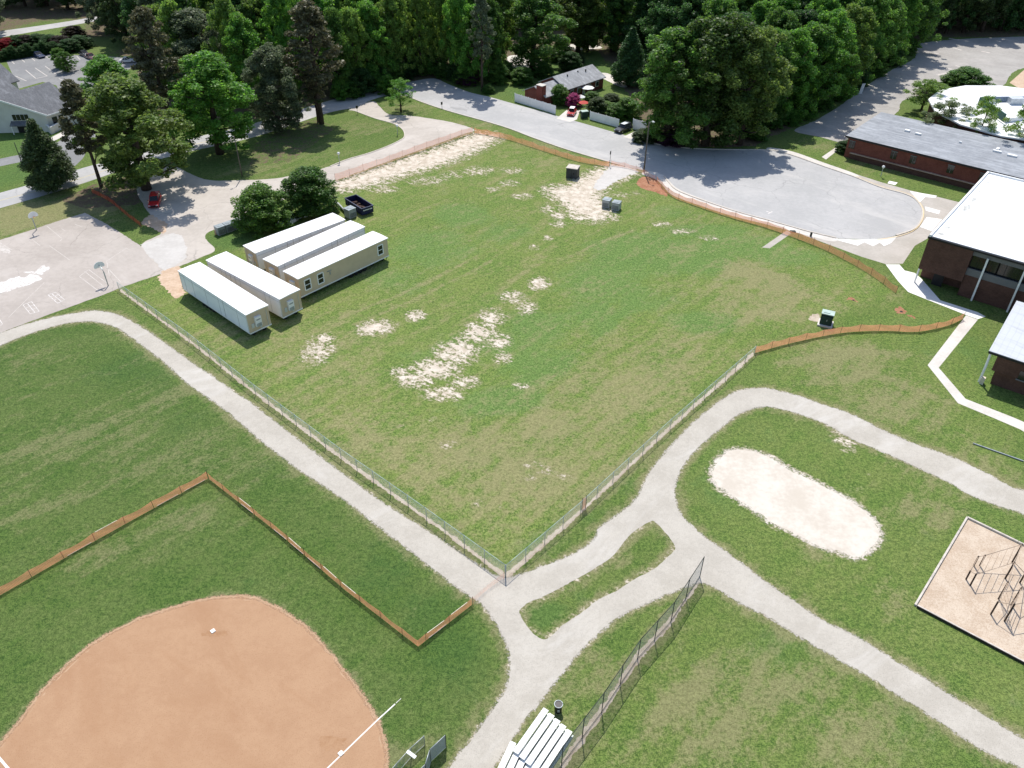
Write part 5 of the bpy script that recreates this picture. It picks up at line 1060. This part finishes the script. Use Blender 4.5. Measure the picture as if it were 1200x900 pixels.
b.bar(dz(E1 + fo * 1.1 + o1, 3.9), dz(A1 + fo * 1.1, 8.1), .1, .38); b.bar(dz(F1 + fo * 1.1 - o1, 3.9), dz(A1 + fo * 1.1, 8.1), .1, .38); b.bar(dz(E1 + fo + o1 * 1.1, 3.88), dz(E2 - fo + o1 * 1.1, 3.88), .1, .3); b.build('fascia', M['white_paint'], t)
fd = A1.xy.to_3d().normalized(); fr_ = math.atan2(fd.y, fd.x); fn = fo.normalized()
def front(x, off, z): return fd * x + fn * off + Vector((0, 0, z))
for i in range(4):
    b = MB(); b.box(front(4.3 + i * .9, .04, 3.5), (.75, .12, 1.3), fr_); b.build('window', M['glass'], t)
b = MB(); q = [front(3.6, .03, 2.7), front(8.0, .03, 2.7), front(8.0, 1.5, 2.1), front(3.6, 1.5, 2.1)]; b.add(q + [v - Vector((0, 0, .18)) for v in q], [(0, 1, 2, 3), (7, 6, 5, 4), (0, 3, 7, 4), (1, 5, 6, 2), (2, 6, 7, 3), (0, 4, 5, 1)]); b.build('awning', M['shingle'], t)
b = MB(); b.box(front(5.8, .04, 1.0), (2.6, .14, 2.0), fr_); b.build('door', M['black'], t)
for x in (4.0, 7.7): b = MB(); b.box(front(x, 1.4, 1.0), (.18, .18, 2.0), fr_); b.build('column', M['white_paint'], t)
for x in (1.8, 3.4): b = MB(); p = u_ * x; nn = Vector((u_.y, -u_.x, 0)); b.box(p + nn * .05 + Vector((0, 0, 2.1)), (1.2, .12, 1.8), rz); b.build('window', M['glass'], t)
# low walled yard beside the hall
q = [at(53, 151), at(61, 157.5), at(77, 149), at(70, 143.5)]; q = [p - dz(e1, 0) for p in q]
l = MB(); k = MB()
for a, c in ((q[0], q[1]), (q[1], q[2]), (q[2], q[3])): l.bar(a + Vector((0, 0, .8)), c + Vector((0, 0, .8)), .25, 1.6); k.bar(a + Vector((0, 0, 1.66)), c + Vector((0, 0, 1.66)), .4, .1)
l.build('yard_wall', M['cream_wall'], t); k.build('yard_wall_cap', M['white_paint'], t)
a = at(18, 92.5, 4.5); t = thing('church_annex', 'grey shingle roofed annex beside the church parking lot', 'church', (a.x, a.y, 0), rz + R(4))
gable(t, -30, 0, 0, 18, 4.2, 9.4, .6, 'shingle', 'cream_wall')
a = at(20, 104, 4.0); t = thing('church_porch_wing', 'low grey roofed wing between church hall and annex', 'church', (a.x, a.y, 0), rz + R(4))
gable(t, -16, 0, 0, 12, 3.6, 6.0, .4, 'shingle', 'cream_wall')

# ------------------------------------------------------------------ trees
def leaf_mesh(name, clumps, n, size, mat, rng, up=.35, drop=.0, shell=.5):
    """clumps: rows (x, y, z, r, rz) -> mesh of many small leaf sprays"""
    clumps = np.array(clumps); wgt = clumps[:, 3] ** 2; idx = rng.choice(len(clumps), n, p=wgt / wgt.sum())
    d = rng.normal(size=(n, 3)); d /= np.linalg.norm(d, axis=1)[:, None]
    rad = rng.uniform(shell, 1, n) ** .7; c = clumps[idx]
    pos = c[:, :3] + d * (rad * c[:, 3])[:, None] * np.stack([np.ones(n), np.ones(n), c[:, 4] / c[:, 3]], -1)
    nrm = d * .4 + rng.normal(size=(n, 3)) * .7 + np.array([0, 0, up]); nrm /= np.linalg.norm(nrm, axis=1)[:, None]
    tv = np.cross(nrm, rng.normal(size=(n, 3))); tv /= np.linalg.norm(tv, axis=1)[:, None]; bv = np.cross(nrm, tv)
    sz = size * rng.uniform(.55, 1.35, n)[:, None]; asp = rng.uniform(.45, .8, n)[:, None]
    fold = nrm * sz * .18
    P = np.stack([pos - tv * sz, pos - bv * sz * asp + fold, pos + tv * sz, pos + bv * sz * asp + fold], 1).reshape(-1, 3).astype(np.float32)
    me = bpy.data.meshes.new(name); me.vertices.add(4 * n); me.vertices.foreach_set('co', P.ravel())
    me.loops.add(4 * n); me.loops.foreach_set('vertex_index', np.arange(4 * n, dtype=np.int32)); me.polygons.add(n); me.polygons.foreach_set('loop_start', np.arange(0, 4 * n, 4, dtype=np.int32))
    me.materials.append(mat); me.update(); me.validate(); return me
def make_tree(kind, seed):
    """prototype 20 m tall with 6 m crown radius (bush: 10 m, radius 6)"""
    rng = np.random.default_rng(seed); rd = random.Random(seed); H, Rc = 20., 6.
    cl = []; limbs = MB(); lean = Vector((rd.uniform(-.5, .5), rd.uniform(-.5, .5), 0))
    def clump(x, y, z, r, k=.8): cl.append((x, y, z, r, r * k))
    if kind in ('broad', 'round', 'tall', 'sparse'):
        zb, zt = {'broad': (2.6, 20), 'round': (1.3, 20), 'tall': (2.0, 20), 'sparse': (5, 20)}[kind]; n = {'broad': 150, 'round': 170, 'tall': 130, 'sparse': 46}[kind]
        lob = [rd.uniform(0, 6.28) for _ in range(6)]
        for i in range(n):
            f = (i + .5) / n; t_ = f ** .85; z = zb + (zt - zb - .8) * t_
            env = math.sin(math.pi * min(1, (t_ * .80 + .15))) ** .62 if kind != 'tall' else (math.sin(math.pi * (t_ * .74 + .22)) ** .8)
            a = i * 2.39996 + rd.uniform(-.5, .5); rr = Rc * env * (1 + .2 * math.sin(2 * a + lob[0] + t_ * 2) + .16 * math.sin(3 * a + lob[1] - t_ * 5) + .12 * math.sin(t_ * 17 + lob[2] + a))
            q = rd.uniform(.6, 1.08) if i % 4 else rd.uniform(.1, .6); r = rd.uniform(.55, 1.35) * (1 if kind != 'sparse' else 1.1)
            clump(math.cos(a) * max(0, rr - r * .6) * q + lean.x * t_, math.sin(a) * max(0, rr - r * .6) * q + lean.y * t_, z + rd.uniform(-.5, .5), r, rd.uniform(.7, 1.15))
        nl, sz = {'broad': (30000, .2), 'round': (31000, .2), 'tall': (23000, .21), 'sparse': (6500, .21)}[kind]
        top = 14
    elif kind == 'pine':
        for i in range(70):
            f = i / 69; z = 7.5 + 12.3 * f; env = (1 - f) ** .55 * (.55 + .45 * min(1, f * 3)); a = i * 2.39996 + rd.uniform(-.5, .5); q = rd.uniform(.35, 1)
            r = rd.uniform(.6, 1.3); clump(math.cos(a) * Rc * .85 * env * q, math.sin(a) * Rc * .85 * env * q, z, r, .5)
        nl, sz = 11000, .22; top = 19
    elif kind == 'cone':
        for i in range(120):
            f = (i + .3) / 120; z = 1.6 + 18 * f; t_ = f; env = (1 - t_) ** .8 * min(1, .62 + t_ * 1.9); a = i * 2.39996; q = rd.uniform(.8, 1.02) if i % 4 else .3
            r = 1.5 * (1 - .5 * f); clump(math.cos(a) * max(0, Rc * env - r * .6) * q, math.sin(a) * max(0, Rc * env - r * .6) * q, z, r, .9)
        nl, sz = 30000, .2; top = 18
    else:  # bush, to the ground
        for i in range(110):
            f = (i + .5) / 110; z = 1.0 + 17.6 * f; env = math.sin(math.pi * (f * .72 + .26)) ** .6; a = i * 2.39996 + rd.uniform(-.4, .4); q = rd.uniform(.6, 1) if i % 3 else rd.uniform(.1, .5); r = rd.uniform(.8, 1.7)
            clump(math.cos(a) * (Rc - r * .7) * env * q, math.sin(a) * (Rc - r * .7) * env * q, z, r, 1.15)
        for i in range(14): c = cl[rd.randrange(len(cl))]; a = rd.uniform(0, 6.28); clump(c[0] + math.cos(a) * c[3] * .9, c[1] + math.sin(a) * c[3] * .9, c[2] + rd.uniform(-.5, 1.4), c[3] * .45)
        nl, sz = 22000, .25; top = 10
    tw = .42 if kind not in ('sparse', 'bush') else .26
    if kind in ('tall', 'pine'): tw = .3
    tp = [(0, 0, -.2), (lean.x * .1, lean.y * .1, top * .3), (lean.x * .5, lean.y * .5, top * .65), (lean.x, lean.y, top)]
    limbs.tube(tp, [tw * 1.35, tw, tw * .75, tw * .25], 8)
    for c in rd.sample(cl, min(len(cl), 16)):
        z0 = max(top * .18, min(top * .9, c[2] - rd.uniform(1.5, 4))); k = z0 / top; m_ = Vector((c[0] * .5, c[1] * .5, (z0 + c[2]) / 2 - .3)); limbs.tube([(lean.x * k, lean.y * k, z0), m_, c[:3]], [tw * .45, tw * .28, tw * .1], 5)
    me = leaf_mesh('crown', cl, nl, sz, M['needle' if kind in ('pine', 'cone') else 'leaf'], rng, .35 if kind != 'cone' else .1, shell=.25)
    return me, limbs
PROTO = {}
def tree(px, kind, h, r, colr, label, group=None, var=0, name='tree', rz=None, cat='tree', z0=0, bark='bark'):
    p = at(*px) if not isinstance(px, Vector) else px
    key = (kind, var)
    if key not in PROTO:
        me, lb = make_tree(kind, 11 + var * 17 + len(kind) * 3 + ord(kind[0]))
        t = thing(name, label, cat, p); tr = lb.build('trunk', M[bark], t, smooth=True); cr = bpy.data.objects.new('crown', me); col.objects.link(cr); cr.parent = t; PROTO[key] = t; rt = t
    else:
        rt = dup(PROTO[key], p); rt.name = name
        if 'group' in rt: del rt['group']
        rt['category'] = cat
    for c in rt.children: c.color = (*colr, 1)
    rt['label'] = label
    if group: rt['group'] = group
    rt.location = (p.x, p.y, z0); rt.scale = (r / 6, r / 6, h / 20); rt.rotation_euler = (0, 0, random.uniform(0, 6.28) if rz is None else rz)
    return rt
MIDG = (.1, .205, .045); LIGHT = (.16, .265, .06); DARK = (.072, .115, .042); BRIGHT = (.118, .265, .05); PINE = (.12, .12, .06); GREY = (.12, .155, .085); OLIVE = (.135, .205, .052); DEEP = (.055, .125, .038)
# named trees near the lots
tree((64,221), 'cone', 14, 6.6, DARK, 'dark conical evergreen standing alone beside the street near the court', name='evergreen_tree')
tree((172,222), 'broad', 22, 11.2, OLIVE, 'large yellow green tree spreading over the red vehicle', var=0)
tree((119,219), 'pine', 21, 6, PINE, 'thin brownish pine between the conical evergreen and the yellow green tree', name='pine_tree')
tree((136,128), 'round', 12.5, 7.5, BRIGHT, 'bright green tree at the near side of the church lot', var=1)
tree((205,172), 'pine', 29, 8.5, PINE, 'tall dark brown pine rising over the yellow green tree', var=1, name='pine_tree')
tree((258,180), 'broad', 21, 10.5, BRIGHT, 'wide bright green tree beside the street above the light pole', var=1)
tree((328,154), 'round', 19, 7.6, GREY, 'grey green tree on the lawn island', var=0)
tree((377,145), 'pine', 27, 10, PINE, 'big dark pine with a bare trunk on the lawn island', var=0, name='pine_tree')
tree((373,143), 'pine', 15, 4.5, PINE, 'smaller pine close behind the big lawn island pine', var=1, name='pine_tree')
tree((350,147), 'sparse', 9, 4.5, DARK, 'small dark tree between the two lawn island crowns', var=0)
tree((240,112), 'round', 21, 10, GREY, 'grey green rounded tree behind the wide bright green tree', var=1)
tree((300,128), 'tall', 22, 7, BRIGHT, 'bright green upright tree behind the lawn island', var=0)
tree((284,120), 'tall', 25, 6, LIGHT, 'pale green pointed tree behind the street bend', var=1)
tree((345,112), 'tall', 27, 6, BRIGHT, 'pointed bright tree rising between grey green crown and big pine', var=1)
tree((470,131), 'sparse', 8, 4.4, BRIGHT, 'small round tree alone on the grass wedge by the street', var=1)
tree((311,268), 'bush', 8.6, 5.9, (.12, .225, .05), 'round green bush nearer the lot behind the trailers', var=0, name='bush', cat='bush', group='round bushes behind the trailers')
tree((366,251), 'bush', 9.6, 6.1, (.085, .17, .04), 'taller darker round bush nearer the dumpster behind the trailers', var=1, name='bush', cat='bush', group='round bushes behind the trailers')
# forest behind the street
rnd = random.Random(9)
def grove(spots, label, group, cols, hmin, hmax, rmin, rmax, kinds=('tall', 'broad', 'round')):
    for i, (x, y) in enumerate(spots):
        k = kinds[rnd.randrange(len(kinds))]; cc = cols[rnd.randrange(len(cols))]; f = rnd.uniform(.8, 1.2)
        tree((x, y), k, rnd.uniform(hmin, hmax), rnd.uniform(rmin, rmax), tuple(c * f for c in cc), label, group, var=rnd.randrange(3 if k != 'pine' else 2), name='wood_tree' if k != 'pine' else 'pine_tree')
grove([(398,112),(418,106),(438,100),(452,97),(468,92),(494,88),(520,88),(540,94),(556,98),(578,92)], 'tall green tree in the front row of the wood along the street bend', 'front row of the wood by the street', [BRIGHT, LIGHT, MIDG, LIGHT], 20, 26, 4.2, 6)
grove([(400,92),(425,88),(452,82),(478,78),(505,74),(535,76),(560,80),(585,76)], 'tall green tree deeper in the wood behind the street bend', 'second row of the wood by the street', [MIDG, BRIGHT, LIGHT, DEEP], 22, 28, 5, 7)
for x, y in ((400,116),(412,113),(425,110),(437,105),(448,101),(462,95),(476,90),(490,86),(506,86),(520,91),(534,94),(546,98),(583,98),(405,104),(430,98),(470,84),(545,86),(590,90)): tree((x, y), 'bush', rnd.uniform(4, 7.5), rnd.uniform(3, 4.6), (MIDG, DEEP, BRIGHT)[rnd.randrange(3)], 'leafy undergrowth shrub at the foot of the wood along the street bend', 'undergrowth of the wood by the street', var=rnd.randrange(2), name='shrub', cat='shrub')
for x, y in ((905,150),(925,145),(943,138),(960,127),(982,117),(1003,103),(1024,90),(1046,77),(1064,64),(880,160)): tree((x, y), 'bush', rnd.uniform(3, 6), rnd.uniform(2.6, 4), (MIDG, DEEP, BRIGHT)[rnd.randrange(3)], 'leafy undergrowth shrub at the wood edge beside the school back lot', 'undergrowth by the back lot', var=rnd.randrange(2), name='shrub', cat='shrub')
tree((565,107), 'pine', 24, 5, GREY, 'slender pine with a long bare trunk at the street edge by the wood', var=0, name='pine_tree')
tree((624,82), 'broad', 21, 10.5, MIDG, 'spreading tree with a thick trunk behind the brick house chimney', var=0)
tree((677,63), 'broad', 20, 9, (.085, .135, .03), 'leafy tree beyond the brick house roof beside the pale drive', var=1)
tree((688,60), 'round', 19, 6, LIGHT, 'light green tree at the end of the pale drive behind the house', var=0)
tree((736,100), 'cone', 15, 6.2, DEEP, 'dark pointed tree at the back corner of the house lawn', var=0)
tree((717,60), 'round', 22, 8, MIDG, 'rounded tree at the far end of the house lawn', var=1)
tree((750,62), 'round', 24, 9, DEEP, 'dark rounded tree behind the pointed house tree', var=0)
tree((781,167), 'round', 25, 10.4, MIDG, 'huge dense oak overhanging the street, nearer the house', var=0, name='oak_tree')
tree((826,170), 'round', 27.5, 11.6, (.07, .125, .03), 'huge dense oak whose shadow fills the turning circle, tallest of the roadside', var=1, name='oak_tree')
tree((866,169), 'broad', 25, 9.4, OLIVE, 'yellowish tree on the school side of the huge oaks', var=0)
tree((892,146), 'round', 22, 8, MIDG, 'rounded tree at the street corner before the wood edge', var=0)
# right wood, along the back lot
grove([(915,142),(938,134),(955,122),(978,112),(998,98),(1018,86),(1040,74),(1056,62)], 'bright green tree on the wood edge along the school back lot', 'wood edge along the back lot', [BRIGHT, MIDG, LIGHT, MIDG], 21, 25, 6.5, 8.5, ('round', 'broad'))
grove([(900,118),(925,108),(948,96),(970,84),(990,72),(1012,60),(1034,50),(880,100),(905,86),(930,74),(955,62),(980,52)], 'green tree inside the wood behind the back lot edge', 'inner trees of the wood by the back lot', [MIDG, BRIGHT, DEEP], 20, 24, 6.5, 8.5, ('round', 'broad'))
grove([(850,122),(830,100),(855,90),(805,92),(780,84),(880,72),(850,66),(815,66),(785,58)], 'tree in the wood behind the huge roadside oaks', 'trees behind the roadside oaks', [MIDG, DEEP, MIDG], 21, 25, 7, 9, ('round', 'broad'))
grove([(1068,44),(1088,40),(1108,39),(1128,38),(1150,37),(1172,36),(1196,36),(1220,36),(1078,26),(1100,24),(1124,22),(1150,20),(1178,20),(1205,20)], 'dark shaded tree at the far end of the school back lot', 'dark trees beyond the back lot', [DEEP, DARK], 22, 27, 6.5, 8.5)
# far rows that fill the top edge
for y0, lb, gp in ((48, 'dark tree in the far wood above the house roof', 'far wood, nearer trees'), (28, 'tree of the far wood along the top edge of the photo', 'far wood, middle trees'), (8, 'tree of the far wood cut by the top edge of the photo', 'far wood, rearmost trees')):
    sp = []
    x = 395 if y0 == 48 else 380
    while x < (1050 if y0 == 48 else 1230):
        if not (y0 == 48 and (600 < x < 720)): sp.append((x + rnd.uniform(-6, 6), y0 + rnd.uniform(-6, 6)))
        x += 27 if y0 == 48 else 24
    grove(sp, lb, gp, [MIDG, DEEP, DARK, MIDG], 21, 27, 6, 9)
grove([(-10,40),(-30,30),(130,38),(150,40),(172,44),(196,50),(150,52),(180,62),(200,76)], 'dark tree behind the church parking lot', 'trees behind the church lot', [DEEP, DARK, GREY], 18, 24, 6, 8)
grove([(215,60),(240,66),(262,76),(285,86),(310,92),(330,86),(355,92),(378,98),(225,84),(200,104),(222,110)], 'green tree in the wood above the wide bright tree', 'wood above the lawn island', [BRIGHT, MIDG, DEEP, LIGHT], 19, 26, 5.5, 8)
x = -20; sp = []
while x < 400: sp += [(x, (18 if x > 135 else 8) + rnd.uniform(-4, 4)), (x + 12, (2 if x > 135 else -4) + rnd.uniform(-5, 5))]; x += 25
grove(sp, 'dark tree of the far wood beyond the church', 'far wood beyond the church', [DEEP, DARK, MIDG], 20, 26, 6, 9)
# small trees around the round hall
tree((1079,131), 'sparse', 8, 5.6, LIGHT, 'small airy tree with a visible trunk beside the back lot', var=0)
tree((1127,107), 'bush', 6, 7.5, MIDG, 'broad low dark green bush behind the white round roof', var=1, name='bush', cat='bush')
tree((1102,160), 'sparse', 8.5, 6.2, (.15, .2, .09), 'grey green bushy tree between the grey roof and white round roof', var=0, name='bush', cat='bush')
tree((1097,114), 'bush', 3.5, 6, LIGHT, 'low yellow green shrub on the bank beside the white round roof', var=1, name='shrub', cat='shrub')
tree((1142,173), 'sparse', 11.5, 4.2, LIGHT, 'thin leaved tree standing before the white round roof', var=1, bark='pale_bark')
tree((1190,186), 'sparse', 12.5, 5.4, LIGHT, 'light green tree covering the edge of the white round roof', var=0)
tree((1040,190), 'bush', 3.2, 2.6, MIDG, 'clipped round shrub midway along the brick range wall', var=0, name='shrub', cat='shrub')
tree((989,178), 'bush', 2.6, 2.5, DEEP, 'dark round shrub at the corner of the brick range', var=1, name='shrub', cat='shrub')
tree((998,174), 'bush', 4.2, 1.6, DEEP, 'dark upright shrub beside the first brick range window', var=0, name='shrub', cat='shrub')
# church lot planting
tree((71,79.5), 'round', 5.4, 2.3, MIDG, 'left small dark tree of the pair on the parking island', var=0); tree((80,84), 'round', 5.4, 2.6, MIDG, 'right small dark tree of the pair on the parking island', var=1)
for i in range(11): tree((4 + i * 6.1, 71 - i * .95), 'bush', 2.6 + .6 * (i % 3), 1.9, DEEP, 'dark clipped shrub in the row along the church lot', 'shrub row along the church lot', var=i % 2, name='shrub', cat='shrub')
for i, (x, y) in enumerate([(-6,62),(4,60),(12,58)]): tree((x, y), 'bush', 3.4, 3, (.28, .02, .02) if i else (.2, .015, .02), ['dark red leaved shrub at the photo edge behind the church lot', 'vivid red shrub behind the church lot shrub row', 'bright red shrub at the end of the red planting'][i], var=i % 2, name='red_shrub', cat='shrub')
for i, (x, y) in enumerate([(22,56),(34,55),(46,54),(60,55),(72,56),(84,60),(95,56),(88,44)]): tree((x, y), 'bush', 3.6, 4.2, (DEEP, (.055, .045, .03), DEEP)[i % 3], 'dark shrub in the bed beyond the church parking lot', 'shrub bed beyond the church lot', var=i % 2, name='shrub', cat='shrub')
# house garden
tree((672,125), 'bush', 3.4, 2.4, (.4, .08, .2), 'bright pink flowering shrub above the small red car', var=0, name='flowering_shrub', cat='shrub')
for px, h, r, cl_, lb in (((655,122), 5, 3, MIDG, 'green shrub between white parasol and pink blossom'), ((693,119), 2.6, 2.6, MIDG, 'green shrub before the house windows'), ((699,133), 4.2, 3.2, DARK, 'dark conical shrub beside the green bin'), ((709,132), 2.8, 3.2, LIGHT, 'yellow green shrub behind the second white board fence'), ((722,136), 3, 3.4, MIDG, 'green shrub behind the black vehicle'), ((735,138), 5, 4, MIDG, 'green shrub at the foot of the oak near the black vehicle'), ((716,118), 1.8, 2.6, DARK, 'dark low shrub on the house lawn'), ((612,98), 4.5, 3.8, MIDG, 'round shrub behind the brick chimney'), ((636,90), 4.5, 3.6, MIDG, 'round shrub behind the lower house roof'), ((668,82), 5.2, 4, DEEP, 'leafy shrub just behind the main house roof'), ((677,75), 3, 2.4, DARK, 'dark round shrub behind the house ridge'), ((656,70), 4.5, 5, LIGHT, 'light shrub by the pale drive behind the house'), ((755,165), 2.6, 3.5, DARK, 'dark shrub under the oak beside the lamp pole'), ((787,169), 3, 4, (.09, .04, .07), 'purple leaved shrub under the oak at the kerb'), ((890,164), 3, 2.4, MIDG, 'small shrub on the corner past the oak shade'), ((548,98), 3, 4, (.1, .04, .07), 'purple shrub under the slender pine at the street edge'), ((572,109), 2.2, 2, MIDG, 'low green shrub at the foot of the slender pine')):
    tree(px, 'bush', h, r, cl_, lb, var=len(lb) % 2, name='shrub', cat='shrub')
tree((454,110), 'bush', 5, 3, BRIGHT, 'bright green sapling at the edge of the street bend', var=0, name='shrub', cat='shrub')
# brown weed between the bleachers
tree((610,894), 'bush', .9, .6, (.09, .06, .04), 'dry brown weed between the two bleachers', var=0, name='weed', cat='plant')
# a kayak-white board leaning by the back lot
p = at(1008, 110); b = MB(); b.box((0, 0, 1.4), (1.0, .15, 2.8)); o = b.build('sign_board', M['white_paint'], bevel=.03); o.location = p; o.rotation_euler = (R(8), 0, R(20)); tag(o, 'pale upright board standing at the wood edge by the back lot', 'board')
